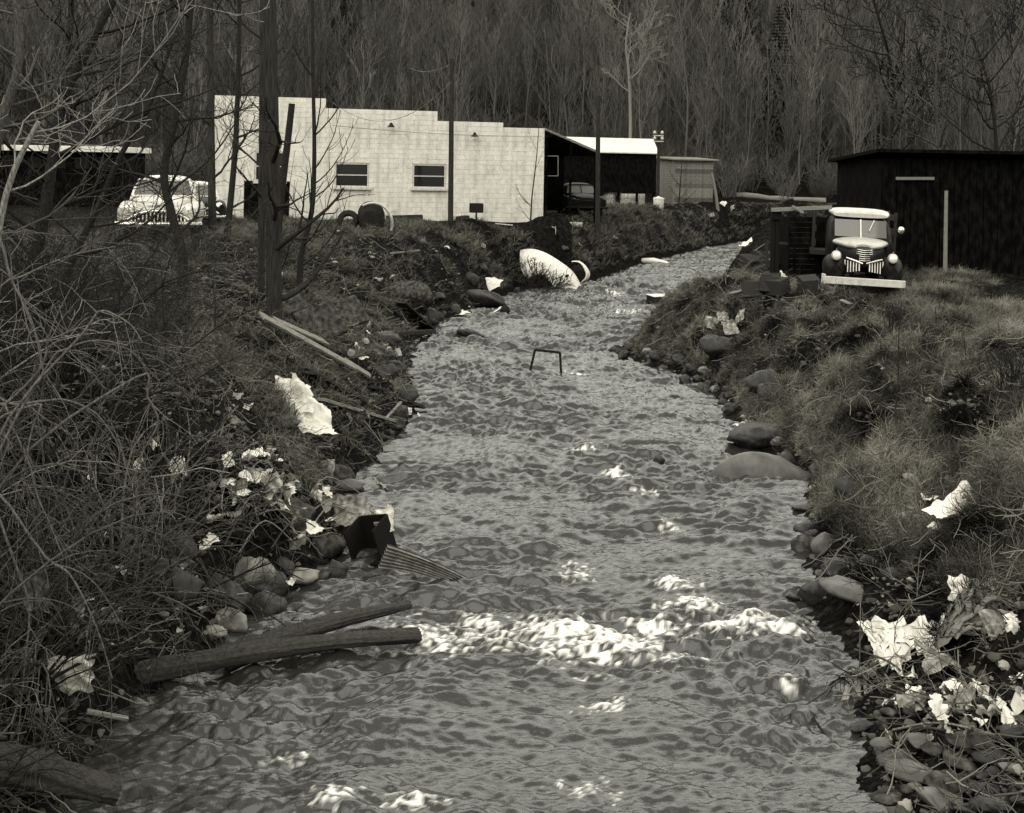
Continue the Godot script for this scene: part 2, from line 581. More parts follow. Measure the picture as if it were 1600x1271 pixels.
func far_tree_mesh(seed_: int, h: float, r: float) -> ArrayMesh:
	rng.seed = seed_
	var g := Geo.new()
	limb(g, Vector3(0, -0.5, 0), Vector3(rng.randfn() * 0.04, 1, rng.randfn() * 0.04), h, r, 0, {segs = 8, wander = 0.05, lift = 0.12, lift_kids = 1.0, levels = 2, kids = [16, 6], ratio = 0.36, rmin = 0.017, tip = 0.15, from = 0.22, keep = 0.9, thin = 0.42})
	return g.commit()
func conifer(seed_: int, h: float) -> Array:
	rng.seed = seed_
	var t := Geo.new()
	t.rod(Vector3(0, -0.5, 0), Vector3(0, h, 0), 0.16, 6, 0.02)
	var g := Geo.new()
	var y := h * 0.12
	while y < h * 0.99:
		var f := y / h
		var ll := (1.0 - f) * h * 0.2 + 0.15
		for k in 7:
			var a := rng.randf() * TAU
			var dir := Vector3(cos(a), -0.18 + 0.25 * f, sin(a)).normalized()
			var side := Vector3(-sin(a), 0, cos(a))
			var l2 := ll * rng.randf_range(0.55, 1.1)
			for s in 5:
				var c := Vector3(0, y, 0) + dir * l2 * (0.2 + 0.2 * s)
				for q in [-1.0, 1.0]:
					var e: Vector3 = (dir * 0.6 + side * q + Vector3.UP * rng.randf_range(-0.5, 0.2)).normalized() * l2 * 0.32
					g.tri(c, c + e + dir * 0.1, c + e * 0.7 - Vector3.UP * 0.12)
					g.tri(c + Vector3.UP * 0.05, c + e * 0.9, c + dir * l2 * 0.25)
		y += h * 0.022
	return [t.commit(), g.commit()]

func build_forest() -> void:
	var kinds := []
	for k in 5: kinds.append(far_tree_mesh(100 + k, [10.0, 12.0, 8.5, 11.0, 7.0][k], [0.09, 0.11, 0.07, 0.09, 0.06][k]))
	var xf := [[], [], [], [], []]
	var cl := [[], [], [], [], []]
	rng.seed = 77
	var tries := 0
	while tries < 4200:
		tries += 1
		var d := rng.randf_range(82.0, 165.0)
		var x := rng.randf_range(-0.62, 0.66) * (d + 12.0)
		var h0 := height(x, d)
		if h0 < 3.2 or (d < 90.0 and x < 22.0): continue
		if fn.get_noise_2d(x * 4.0 + 900.0, d * 4.0) < -0.32: continue
		var k := rng.randi() % 5
		var s := rng.randf_range(0.6, 1.15)
		xf[k].append(Transform3D(Basis.from_euler(Vector3(rng.randfn() * 0.04, rng.randf() * TAU, rng.randfn() * 0.04)).scaled(Vector3(s, s * rng.randf_range(0.9, 1.2), s)), Vector3(x, h0, -d)))
		var v := rng.randf_range(0.45, 1.6)
		if rng.randf() < 0.02: v = 2.4
		cl[k].append(Color(v, v, v))
	for k in 5: many("bare_woodland", ["leafless wood of medium trees on the hillside", "leafless wood of tall trees on the hillside", "leafless wood of slender trees on the hillside", "leafless wood of dense trees on the hillside", "leafless wood of low young trees on the hillside"][k], "woodland", kinds[k], M.bark_far, xf[k], cl[k])
	# brush between the trunks
	rng.seed = 5
	var bk := Geo.new()
	for i in 26:
		var a := rng.randf() * TAU
		limb(bk, Vector3(cos(a), 0, sin(a)) * rng.randf() * 0.5, Vector3(cos(a) * 0.4, 1, sin(a) * 0.4), rng.randf_range(1.0, 2.6), 0.016, 0, {segs = 4, wander = 0.14, lift = 0.05, levels = 1, kids = [5], ratio = 0.45, rmin = 0.009})
	var bm := bk.commit()
	var bx := []; var bc := []
	for i in 6000:
		var d := rng.randf_range(84.0, 160.0)
		var x := rng.randf_range(-0.6, 0.64) * (d + 10.0)
		var h0 := height(x, d)
		if h0 < 2.6: continue
		bx.append(Transform3D(Basis(Vector3.UP, rng.randf() * TAU).scaled(Vector3.ONE * rng.randf_range(0.6, 1.5)), Vector3(x, h0 - 0.05, -d)))
		var v := rng.randf_range(0.5, 1.5)
		bc.append(Color(v, v, v))
	many("hillside_brush", "low leafless brush covering the wooded hillside", "brush", bm, M.bark_far, bx, bc)
	var con := conifer(8, 13.0)
	var spots := [[525, 40, 122], [545, 10, 138], [880, 60, 126], [975, 110, 112], [1130, 150, 110], [1165, 90, 124], [1215, 190, 104], [1235, 130, 118], [215, 60, 116]]
	for i in spots.size():
		var s: Array = spots[i]
		var r := ray(s[0], s[1])
		var p := on_ground(r.x * s[2], s[2], -0.1)
		var t := thing("conifer_tree", "dark evergreen tree standing among the leafless trees of the hillside", "tree", p, "dark evergreens on the hillside")
		var sc := rng.randf_range(0.7, 1.05)
		mpart(t, "trunk", con[0], M.bark, Transform3D(Basis(Vector3.UP, rng.randf() * TAU).scaled(Vector3.ONE * sc), Vector3.ZERO))
		mpart(t, "crown", con[1], M.conifer, Transform3D(Basis(Vector3.UP, rng.randf() * TAU).scaled(Vector3.ONE * sc), Vector3.ZERO))
	# the pale-limbed tree and other single trees of the slope
	var o := {segs = 7, wander = 0.13, lift = 0.1, levels = 2, kids = [6, 4], ratio = 0.5, rmin = 0.02, start = 0.35, limb_r = 0.6}
	px_tree("pale_tree", "pale barked leafless tree with forked limbs behind the dark house", [[985, 190], [982, 110], [978, 70], [985, 20]], 78.0, 0.11, 0.05, 9, o, M.bark_pale, 3.2, 41)
	px_tree("slope_tree", "tall dark leafless tree with arching limbs at upper right", [[1390, 250], [1395, 120], [1365, 0]], 66.0, 0.14, 0.07, 16, o, M.bark, 4.5, 42)
	px_tree("slope_tree", "dark leaning leafless tree near the right edge", [[1560, 270], [1545, 130], [1500, 10]], 62.0, 0.13, 0.06, 16, o, M.bark, 4.2, 43)
	px_tree("slope_tree", "slim dark leafless tree rising above the black shed", [[1470, 260], [1462, 140], [1475, 5]], 58.0, 0.1, 0.05, 14, o, M.bark_mid, 3.6, 44)

func build_thicket() -> void:
	var grp := "bare shrubs of the left bank thicket"
	var o_arch := {segs = 7, wander = 0.12, lift = 0.02, droop = 0.22, levels = 2, kids = [6, 3], ratio = 0.5, rmin = 0.003, tip = 0.22, keep = 0.8}
	var o_up := {segs = 7, wander = 0.13, lift = 0.07, levels = 2, kids = [6, 3], ratio = 0.46, rmin = 0.003, tip = 0.2, keep = 0.7}
	var o_mess := {segs = 6, wander = 0.22, lift = 0.0, droop = 0.06, levels = 2, kids = [6, 3], ratio = 0.55, rmin = 0.003, tip = 0.25, keep = 0.5}
	var kinds := []
	for k in 9:
		kinds.append(shrub_kind(200 + k, 9 + k % 4, [2.4, 2.0, 2.2][k % 3], [0.8, 1.2, 0.9][k / 3], [o_arch, o_up, o_mess][k % 3], [M.bark, M.bark, M.bark_mid][(k + k / 3) % 3]))
	var pale := shrub_kind(230, 6, 2.6, 0.9, o_arch, M.bark_pale)
	rng.seed = 31
	for i in 150:
		var d := 7.2 + 19.0 * pow(rng.randf(), 1.7)
		var l := left_edge(d)
		var x := l - 0.25 - rng.randf() * lerpf(2.4, 7.5, clampf((d - 7.0) / 15.0, 0, 1))
		if d > 13.0 and x > l - 2.0: x -= 2.0
		if d > 19.0 and x > l - 4.0: x -= 3.0
		var src: Node3D = kinds[rng.randi() % 9] if rng.randf() > 0.12 else pale
		var is_pale := src == pale
		plant(src, "thicket_shrub", "pale stemmed leafless shrub in the tangled thicket on the left bank" if is_pale else "grey leafless shrub in the tangled thicket on the left bank", "shrub", "pale shrubs of the left bank thicket" if is_pale else grp, on_ground(x, d, -0.05), rng.randf() * TAU, rng.randf_range(0.55, 1.05) * (0.72 if d < 10.0 else (1.0 if d < 14.0 else 0.62)), Vector3(rng.randfn() * 0.12, 0, rng.randfn() * 0.12 - 0.12))
	# thin scrub further along the bank and on the plateau
	for i in 46:
		var d := 24.0 + 20.0 * rng.randf()
		var l := left_edge(d)
		var x := l - 2.2 - rng.randf() * 8.0
		if absf(x + 8.2) < 1.8 and d < 34.0: continue
		plant(kinds[rng.randi() % 9], "bank_shrub", "low leafless shrub on the rough ground before the white building", "shrub", "shrubs before the white building", on_ground(x, d, -0.04), rng.randf() * TAU, rng.randf_range(0.25, 0.55))
	var wk := shrub_kind(262, 9, 1.3, 0.9, {segs = 6, wander = 0.18, lift = 0.03, levels = 2, kids = [5, 3], ratio = 0.5, rmin = 0.011, tip = 0.4}, M.bark)
	for q in [[846, 449, 1.0], [858, 446, 0.8], [833, 452, 0.9]]:
		var wp := lev(q[0], q[1], 0.05)
		plant(wk, "wreck_shrub", "dark leafless shrub growing in front of the white wreck", "shrub", "shrubs before the white wreck", Vector3(wp.x, -0.05, wp.z + 0.9), q[0], q[2])
	# trees of the left
	var o_t := {segs = 8, wander = 0.12, lift = 0.05, levels = 2, kids = [7, 4], ratio = 0.5, rmin = 0.0035, start = 0.22, limb_r = 0.42, keep = 0.7}
	var o_s := {segs = 8, wander = 0.07, lift = 0.12, levels = 1, kids = [4], ratio = 0.4, rmin = 0.004, start = 0.1, limb_r = 0.5}
	px_tree("thicket_tree", "dark forked tree leaning right at the upper left corner", [[40, 470], [70, 330], [95, 170], [135, 80], [190, -25]], 14.0, 0.085, 0.045, 16, o_t, M.bark, 2.1, 51)
	px_tree("thicket_tree", "dark upright fork beside the leaning corner tree", [[62, 380], [92, 165], [108, 60], [112, -25]], 14.6, 0.06, 0.035, 9, o_t, M.bark, 1.6, 52)
	px_tree("thicket_tree", "slanting dark sapling crossing left of the pale car", [[105, 430], [150, 330], [190, 240], [235, 160], [270, 60]], 16.0, 0.055, 0.025, 12, o_t, M.bark, 1.7, 53)
	px_tree("thicket_tree", "crooked dark tree standing before the pale car", [[285, 400], [268, 335], [256, 270], [272, 190], [290, 90], [300, -20]], 21.0, 0.09, 0.06, 14, o_t, M.bark, 2.0, 54)
	px_tree("thicket_tree", "slender tree crossing the sky side of the left edge", [[-30, 380], [0, 200], [30, 90], [20, -30]], 12.0, 0.06, 0.035, 10, o_t, M.bark_mid, 1.8, 55)
	px_tree("thicket_tree", "pale slender tree with drooping limbs at left edge", [[-60, 700], [-20, 480], [10, 300], [60, 190]], 9.5, 0.04, 0.02, 10, o_t, M.bark_pale, 1.6, 56)
	px_tree("straight_trunk", "straight black trunk at left corner of white building", [[332, 390], [330, 240], [328, 60], [328, -30]], 33.0, 0.11, 0.085, 5, o_t, M.pole, 2.0, 57)
	px_tree("straight_trunk", "thin straight dark trunk before left part of white wall", [[352, 400], [366, 250], [372, 120], [374, -20]], 30.0, 0.085, 0.05, 8, o_t, M.bark, 1.8, 58)
	px_tree("straight_trunk", "thickest straight black trunk before the white wall", [[428, 470], [426, 300], [423, 120], [420, -30]], 22.0, 0.155, 0.125, 6, o_t, M.pole, 2.0, 59)
	px_tree("straight_trunk", "straight dark trunk just left of the thickest trunk", [[408, 450], [409, 260], [410, 100], [411, -30]], 23.5, 0.075, 0.06, 5, o_t, M.pole, 1.8, 60)
	px_tree("broken_trunk", "short broken trunk leaning right beside the thickest trunk", [[431, 400], [440, 300], [450, 215], [456, 162]], 26.0, 0.09, 0.07, 0, o_t, M.bark, 1.0, 61)
	px_tree("yard_tree", "slender leafless tree with upswept limbs before first window", [[470, 400], [487, 330], [491, 240], [489, 120], [488, -10]], 27.0, 0.075, 0.03, 13, {segs = 9, wander = 0.05, lift = 0.14, levels = 1, kids = [5], ratio = 0.4, rmin = 0.006, start = 0.18, limb_r = 0.42}, M.bark, 2.3, 62)
	px_tree("yard_sapling", "small leafless sapling before right end of white wall", [[829, 352], [831, 310], [838, 250], [842, 200]], 49.9, 0.045, 0.012, 9, o_s, M.bark, 1.3, 63)
	px_tree("yard_sapling", "thin sapling beside the dark house", [[1060, 330], [1063, 290], [1066, 250]], 75.0, 0.05, 0.015, 8, o_s, M.bark, 1.4, 64)
	# right bank saplings
	px_tree("bank_sapling", "tall thin forked sapling on the right bank", [[1388, 745], [1395, 680], [1404, 590], [1405, 520], [1410, 470]], 16.6, 0.014, 0.005, 8, {segs = 5, wander = 0.08, lift = 0.12, levels = 1, kids = [3], ratio = 0.4, rmin = 0.003, start = 0.05, limb_r = 0.6}, M.bark, 0.45, 65)
	px_tree("bank_sapling", "small thin sapling behind the tall forked one", [[1462, 560], [1464, 520], [1462, 480]], 23.0, 0.014, 0.005, 6, o_s, M.bark, 0.35, 66)
	px_tree("bank_sapling", "small thin sapling left of the dark bush", [[1512, 600], [1510, 560], [1506, 520]], 21.0, 0.013, 0.005, 6, o_s, M.bark, 0.35, 67)
	var bush := shrub_kind(260, 26, 0.95, 0.35, {segs = 5, wander = 0.08, lift = 0.12, levels = 1, kids = [7], ratio = 0.4, rmin = 0.005}, M.bark)
	plant(bush, "round_bush", "dark dense twiggy bush at the right edge", "bush", "", ground_px(1582, 632), 0.3, 0.82)
	plant(bush, "round_bush", "dark twiggy bush right below the truck bumper", "bush", "", ground_px(1395, 520), 1.3, 0.62)
	plant(bush, "round_bush", "low dark bush between the saplings", "bush", "", ground_px(1450, 558), 2.3, 0.45)
	plant(bush, "round_bush", "small dark bush under the middle of the truck", "bush", "", ground_px(1345, 486), 3.3, 0.35)
	# one long-limbed shrub whose pale branches arch through the thicket
	var ps := thing("arching_shrub", "pale long limbed shrub arching through the thicket at left edge", "shrub", Vector3(at(-70, 800, 9.0).x, height(at(-70, 800, 9.0).x, 9.0), -9.0))
	rng.seed = 94
	for br in [[[-60, 700], [-20, 622], [20, 632], [60, 628], [100, 625], [140, 640], [163, 662], [185, 700], [184, 750]], [[-60, 700], [0, 632], [20, 670], [45, 725], [58, 775], [78, 820], [98, 870]], [[-50, 720], [-12, 380], [18, 440], [40, 480], [58, 530], [66, 575], [90, 615], [104, 640]], [[-50, 720], [58, 632], [50, 670], [40, 720], [36, 780]], [[-40, 720], [60, 580], [75, 530], [90, 490], [116, 440]], [[-20, 720], [130, 520], [155, 487], [182, 494], [206, 510], [222, 535]], [[0, 760], [212, 590], [230, 620], [247, 660], [225, 702], [208, 750]], [[-20, 760], [72, 575], [105, 545], [150, 532], [200, 540]], [[-40, 760], [30, 900], [45, 960], [38, 1040], [30, 1130], [22, 1230]], [[-40, 760], [70, 870], [110, 900], [150, 980], [175, 1060]], [[-60, 700], [-10, 470], [40, 430], [110, 400], [180, 385]]]:
		var path := PackedVector3Array(); var rad := PackedFloat32Array()
		var dd := 8.6 + rng.randf() * 0.8
		var pp := PackedVector3Array([ps.position - Vector3(0, 0.1, 0)])
		for q in br: pp.append(at(q[0], q[1], dd))
		for i in range(1, pp.size() - 1):
			for k in 4: path.append(pp[i].cubic_interpolate(pp[i + 1], pp[i - 1], pp[mini(i + 2, pp.size() - 1)], k / 4.0))
		path.append(pp[pp.size() - 1])
		path.insert(0, pp[0])
		for i in path.size(): rad.append(lerpf(0.012, 0.0035, i / (path.size() - 1.0)))
		var sg := Geo.new()
		sg.tube(path, rad, 6, true)
		for k in 7:
			var i := rng.randi_range(path.size() / 3, path.size() - 2)
			limb(sg, path[i], (path[i + 1] - path[i]).normalized() + Vector3(rng.randfn(), rng.randfn() - 0.4, rng.randfn()) * 0.7, rng.randf_range(0.25, 0.7), rad[i] * 0.6, 0, {segs = 6, wander = 0.12, lift = -0.03, levels = 1, kids = [3], ratio = 0.5, rmin = 0.002})
		part(ps, "stem", sg, M.bark_arch)
	# drooping twigs close to the eye, at the lower left
	rng.seed = 90
	var o_d := {segs = 9, wander = 0.07, lift = 0.0, droop = 0.28, levels = 2, kids = [7, 3], ratio = 0.42, rmin = 0.0018, tip = 0.2, keep = 1.0}
	var dk := []
	for k in 3: dk.append(shrub_kind(270 + k, 7, 2.9, 1.0, o_d, [M.bark_mid, M.bark_pale, M.bark][k]))
	var spots := [[-4.1, 7.6], [-4.6, 8.6], [-4.9, 7.2], [-4.3, 9.6], [-5.2, 10.4], [-4.0, 6.7], [-4.4, 11.5], [-5.4, 9.0]]
	for i in spots.size():
		var s: Array = spots[i]
		plant(dk[i % 3], "weeping_shrub", ["grey", "pale", "dark"][i % 3] + " weeping shrub with twigs drooping over the water at lower left", "shrub", ["grey", "pale", "dark"][i % 3] + " weeping shrubs", on_ground(s[0], s[1], -0.05), rng.randf() * TAU, rng.randf_range(0.75, 1.0), Vector3(0, 0, -0.15))

func build_grass() -> void:
	var tm := []
	for k in 4: tm.append(tuft_mesh(300 + k, 16, [0.075, 0.12, 0.06, 0.16][k], [1.3, 1.7, 1.6, 1.2][k], 0.0042))
	rng.seed = 12
	var xf := [[], [], [], []]; var cl := [[], [], [], []]
	var n := 0
	while n < 100000:
		n += 1
		var d := 8.5 + 30.0 * pow(rng.randf(), 1.7)
		var r := right_edge(d)
		var x := r + 0.15 + rng.randf() * minf(9.0, 0.46 * d + 1.0 - r)
		var pat := fn.get_noise_2d(x * 45.0 + 70.0, d * 45.0)
		if pat < -0.45 + 0.3 * rng.randf(): continue
		if d < 11.2 and x < r + 3.0: continue
		if d < 12.5 and x < r + 0.7: continue
		var hgt := height(x, d)
		if hgt < 0.1: continue
		var e := 0.25
		var nrm := Vector3(height(x - e, d) - height(x + e, d), 2 * e, height(x, d + e) - height(x, d - e)).normalized()
		var k := rng.randi() % 4
		var lean := Basis(Quaternion(Vector3.UP, (nrm + Vector3(-0.5, -0.3, 0.4)).normalized()))
		var s := rng.randf_range(0.5, 1.15)
		xf[k].append(Transform3D(lean * Basis(Vector3.UP, rng.randf() * TAU).scaled(Vector3(s, s, s)), Vector3(x, hgt - 0.03, -d)))
		var v := rng.randf_range(0.025, 0.14) * (0.85 + 2.2 * clampf(pat + 0.5 * fn.get_noise_2d(x * 150.0, d * 150.0), -0.36, 0.6))
		if rng.randf() < 0.3: v *= 0.45
		cl[k].append(Color(v, v * 0.965, v * 0.8))
	for k in 4: many("bank_grass", ["matted dry grass on the right bank", "long dry grass lying on the right bank", "short dry grass on the right bank", "upright dry grass on the right bank"][k], "grass", tm[k], M.grass, xf[k], cl[k])
	var xl := []; var c2 := []
	for i in 34000:
		var d := 15.0 + 55.0 * pow(rng.randf(), 1.3)
		var l := left_edge(d)
		var x := l - 0.3 - rng.randf() * 12.0
		if fn.get_noise_2d(x * 40.0 + 70.0, d * 40.0) < -0.15 + 0.35 * rng.randf(): continue
		var hgt := height(x, d)
		if hgt < 0.3 or hgt > 6.0: continue
		if d > 48.0 and x < 2.5: continue
		var s := rng.randf_range(0.7, 1.5) * (1.0 + 0.6 * smoothstep(35.0, 60.0, d))
		xl.append(Transform3D(Basis.from_euler(Vector3(rng.randfn() * 0.2, rng.randf() * TAU, rng.randfn() * 0.2)).scaled(Vector3.ONE * s), Vector3(x, hgt - 0.03, -d)))
		var v := rng.randf_range(0.04, 0.16)
		c2.append(Color(v, v * 0.965, v * 0.8))
	for i in 14000:
		var d := rng.randf_range(44.0, 90.0)
		var x := left_edge(d) - 0.1 - rng.randf() * 7.0
		var hgt := height(x, d)
		if hgt < 0.15 or (d > 48.0 and x < 2.5) or (absf(d - 73.5) < 3.0 and x < 9.2) or (absf(d - 81.5) < 3.0 and absf(x - 12.0) < 2.2): continue
		if fn.get_noise_2d(x * 40.0 + 70.0, d * 40.0) < -0.3 + 0.3 * rng.randf(): continue
		var s := rng.randf_range(1.0, 2.2) * (0.4 if hgt > 2.0 else 1.0)
		xl.append(Transform3D(Basis.from_euler(Vector3(rng.randfn() * 0.2, rng.randf() * TAU, rng.randfn() * 0.2)).scaled(Vector3.ONE * s), Vector3(x, hgt - 0.03, -d)))
		var v := rng.randf_range(0.05, 0.2)
		c2.append(Color(v, v * 0.965, v * 0.8))
	many("plateau_grass", "dry weeds and grass on the left bank", "grass", tm[3], M.grass, xl, c2)
	# clods, gravel and broken twigs lying on the banks
	rng.seed = 18
	var clod := rock_mesh(650, 0.6)
	var cx := []; var cc := []
	for i in 15000:
		var d := 8.0 + 34.0 * pow(rng.randf(), 1.9)
		var right := rng.randf() < 0.45
		var x := right_edge(d) - 0.1 + rng.randf() * 4.0 if right else left_edge(d) + 0.1 - rng.randf() * 6.0
		var s := 0.012 + 0.05 * pow(rng.randf(), 3.0)
		cx.append(Transform3D(Basis.from_euler(Vector3(rng.randf() * 6.0, rng.randf() * 6.0, 0)).scaled(Vector3(s, s * 0.7, s)), on_ground(x, d, s * 0.2)))
		var v := rng.randf_range(0.025, 0.13)
		if rng.randf() < 0.06: v = 0.3
		cc.append(Color(v, v * 0.965, v * 0.82))
	many("bank_gravel", "clods and gravel strewn on both banks", "gravel", clod, M.grass, cx, cc)
	var tw := Geo.new()
	limb(tw, Vector3(-0.25, 0.01, 0), Vector3(1, 0.05, 0.1), 0.5, 0.006, 0, {segs = 5, wander = 0.2, lift = 0.0, levels = 1, kids = [3], ratio = 0.4, rmin = 0.0025})
	var tx := []; var tc := []
	for i in 9000:
		var d := 8.0 + 32.0 * pow(rng.randf(), 1.7)
		var right := rng.randf() < 0.3
		var x := right_edge(d) + 0.1 + rng.randf() * 5.0 if right else left_edge(d) - rng.randf() * 7.0
		tx.append(Transform3D(Basis.from_euler(Vector3(rng.randfn() * 0.5, rng.randf() * TAU, rng.randfn() * 0.4)).scaled(Vector3.ONE * rng.randf_range(0.5, 1.6)), on_ground(x, d, 0.03)))
		var v := rng.randf_range(0.04, 0.22)
		tc.append(Color(v, v * 0.965, v * 0.82))
	many("twig_litter", "broken twigs and dead stalks strewn on both banks", "twigs", tw.commit(), M.grass, tx, tc)
	# fallen leaves and scraps
	rng.seed = 15
	var lf := Geo.new()
	lf.quad(Vector3(-0.02, 0, -0.03), Vector3(0.0, 0.012, -0.035), Vector3(0.02, 0.004, 0.03), Vector3(-0.01, 0.015, 0.03))
	lf.quad(Vector3(0.0, 0.012, -0.035), Vector3(0.028, 0.0, -0.02), Vector3(0.03, 0.01, 0.02), Vector3(0.02, 0.004, 0.03))
	var lx2 := []; var lc := []
	for i in 9000:
		var d := 8.5 + 22.0 * pow(rng.randf(), 1.5)
		var right := rng.randf() < 0.6
		var x := right_edge(d) + 0.3 + rng.randf() * 6.0 if right else left_edge(d) - 0.3 - rng.randf() * 5.0
		lx2.append(Transform3D(Basis.from_euler(Vector3(rng.randfn() * 0.5, rng.randf() * TAU, rng.randfn() * 0.5)).scaled(Vector3.ONE * rng.randf_range(0.4, 0.9)), on_ground(x, d, 0.015)))
		var v := rng.randf_range(0.04, 0.2)
		
		lc.append(Color(v, v * 0.965, v * 0.8))
	many("leaf_litter", "fallen leaves and scraps strewn over both banks", "leaves", lf.commit(), M.grass, lx2, lc)

# ---------------------------------------------------------------- buildings, poles, wires
func hit(px: float, py: float, a: Vector3, b: Vector3) -> Vector2:      # (metres along the wall from a, height) where a sight line meets the upright plane through a and b
	var r := ray(px, py)
	var e := Vector2(b.x - a.x, -b.z + a.z)
	var u := e.normalized()
	# (r.x * d, d) = (a.x, -a.z) + u * s
	var d := (a.x * u.y + a.z * u.x) / (r.x * u.y - u.x)
	var s := (Vector2(r.x * d, d) - Vector2(a.x, -a.z)).dot(u)
	return Vector2(s, EYE - r.y * d)

func build_buildings() -> void:
	var a := at(332, 345, 48.5); var b := at(849, 347, 51.5)
	a.y = 2.33; b.y = 2.33
	var ux := (b - a).normalized()
	var uz := ux.cross(Vector3.UP)       # towards the back of the building
	if uz.z > 0: uz = -uz
	var bs := Basis(ux, Vector3.UP, -uz)
	var t := thing("block_building", "long white painted block building with a stepped parapet", "building", a)
	var length := snappedf(a.distance_to(b), 0.2)
	var steps := [[0.0, hit(420, 150, a, b).y], [hit(507, 160, a, b).x, hit(600, 170, a, b).y], [hit(685, 180, a, b).x, hit(735, 187, a, b).y], [hit(788, 190, a, b).x, hit(820, 198, a, b).y]]
	for s in steps: s[0] = snappedf(s[0], 0.2); s[1] = snappedf(s[1] - a.y, 0.2)
	var wins := []
	for w in [[395, 241, 445, 284], [521, 248, 577, 289], [648, 253, 703, 293]]:
		var p := hit(w[0], w[3], a, b); var q := hit(w[2], w[1], a, b)
		wins.append(Rect2(snappedf(p.x, 0.2), snappedf(p.y - a.y, 0.2), snappedf(q.x - p.x, 0.2), snappedf(q.y - p.y, 0.2)))
	var door := Rect2(snappedf(hit(381, 286, a, b).x, 0.2), 0, 1.8, 1.6)
	# blocks laid in running bond
	var sizes := {}
	for ww in [0.2, 0.4]:
		for k in 3:
			var g := Geo.new()
			g.box(Vector3.ZERO, Vector3(ww / 2 - 0.003, 0.097, 0.1), Basis(), 0.005)
			sizes[[ww, k]] = g.commit()
	rng.seed = 400
	var rest := Geo.new()
	var made := 0
	for c in 26:
		var y0 := c * 0.2
		var x := -0.2 if c % 2 else 0.0
		while x < length - 0.01:
			var x0 := maxf(x, 0.0)
			var x1 := minf(x + 0.4, length)
			x += 0.4
			var top := 0.0
			var pieces := []
			for h in [[x0, minf(x0 + 0.2, x1)], [minf(x0 + 0.2, x1), x1]]:
				if h[1] - h[0] < 0.1: continue
				top = 0.0
				for s in steps:
					if (h[0] + h[1]) / 2 >= s[0]: top = s[1]
				var mid := Vector2((h[0] + h[1]) / 2, y0 + 0.1)
				var open: bool = mid.y > top or door.has_point(mid)
				for w in wins: open = open or w.has_point(mid)
				if not open: pieces.append(h)
			if pieces.size() == 2: pieces = [[pieces[0][0], pieces[1][1]]]
			for h in pieces:
				var ww := 0.4 if h[1] - h[0] > 0.3 else 0.2
				var pos: Vector3 = ux * (h[0] + h[1]) / 2 + Vector3.UP * (y0 + 0.1) + uz * (0.1 + rng.randf_range(-0.004, 0.004))
				var show: bool = (h[0] > 5.2 and made < 300)
				if show:
					made += 1
					mpart(t, "block", sizes[[ww, 0]], M.block[rng.randi() % 4], Transform3D(bs, pos))
				else:
					rest.box(pos, Vector3(ww / 2 - 0.003, 0.097, 0.1), bs, 0.005)
	var ro := part(t, "block_courses", rest, M.block[0], true)
	ro.set_meta("kind", "stuff")
	# mortar behind the face, end walls, back wall, roof
	var g := Geo.new()
	var cols := [0.0]
	for s in steps.slice(1): cols.append(s[0])
	for w in wins: cols.append_array([w.position.x, w.end.x])
	cols.append_array([door.position.x, door.end.x, length])
	cols.sort()
	for i in cols.size() - 1:
		var x0: float = cols[i]; var x1: float = cols[i + 1]
		if x1 - x0 < 0.01: continue
		var top := 0.0
		for s in steps:
			if (x0 + x1) / 2 >= s[0]: top = s[1]
		var spans := [[0.0, top - 0.03]]
		for w in wins:
			if (x0 + x1) / 2 > w.position.x and (x0 + x1) / 2 < w.end.x: spans = [[0.0, w.position.y], [w.end.y, top - 0.03]]
		if (x0 + x1) / 2 > door.position.x and (x0 + x1) / 2 < door.end.x: spans[0][0] = door.end.y
		for s in spans:
			g.box(ux * (x0 + x1) / 2 + Vector3.UP * (s[0] + s[1]) / 2 + uz * 0.105, Vector3((x1 - x0) / 2 - 0.003, (s[1] - s[0]) / 2, 0.09), bs)
	part(t, "mortar", g, M.mortar, true)
	g = Geo.new()
	g.box(ux * (length - 0.1) + uz * 4.6 + Vector3.UP * 1.85, Vector3(0.1, 1.85, 4.35), bs)
	part(t, "end_wall", g, M.block[1], true)
	g = Geo.new()
	g.box(ux * 0.1 + uz * 4.6 + Vector3.UP * 2.2, Vector3(0.1, 2.2, 4.35), bs)
	part(t, "end_wall", g, M.block[1], true)
	g = Geo.new()
	g.box(ux * length / 2 + uz * 9.1 + Vector3.UP * 1.8, Vector3(length / 2, 1.8, 0.1), bs)
	part(t, "back_wall", g, M.block[1], true)
	g = Geo.new()
	g.box(ux * length / 2 + uz * 4.65 + Vector3.UP * 3.55, Vector3(length / 2 - 0.25, 0.08, 4.3), bs)
	part(t, "roof", g, M.dark_wall, true)
	g = Geo.new()
	g.box(ux * length / 2 + uz * 4.65 + Vector3.UP * 0.05, Vector3(length / 2 - 0.25, 0.05, 4.3), bs)
	part(t, "floor", g, M.dark_wall, true)
	for w in wins:
		var c: Vector3 = ux * w.get_center().x + Vector3.UP * w.get_center().y
		var hx: float = w.size.x / 2; var hy: float = w.size.y / 2
		g = Geo.new()
		for s in [-1.0, 1.0]:
			g.box(c + ux * (hx - 0.035) * s + uz * 0.06, Vector3(0.03, hy - 0.005, 0.04), bs)
			g.box(c + Vector3.UP * (hy - 0.035) * s + uz * 0.06, Vector3(hx - 0.07, 0.03, 0.038), bs)
		g.box(c + uz * 0.055, Vector3(hx - 0.07, 0.022, 0.03), bs)
		var wn := part(t, "window", g, M.trim, true)
		g = Geo.new()
		g.box(c + uz * 0.075 + Vector3.UP * hy * 0.5, Vector3(hx - 0.07, hy * 0.5 - 0.03, 0.004), bs)
		part(wn, "pane", g, M.glass, true)
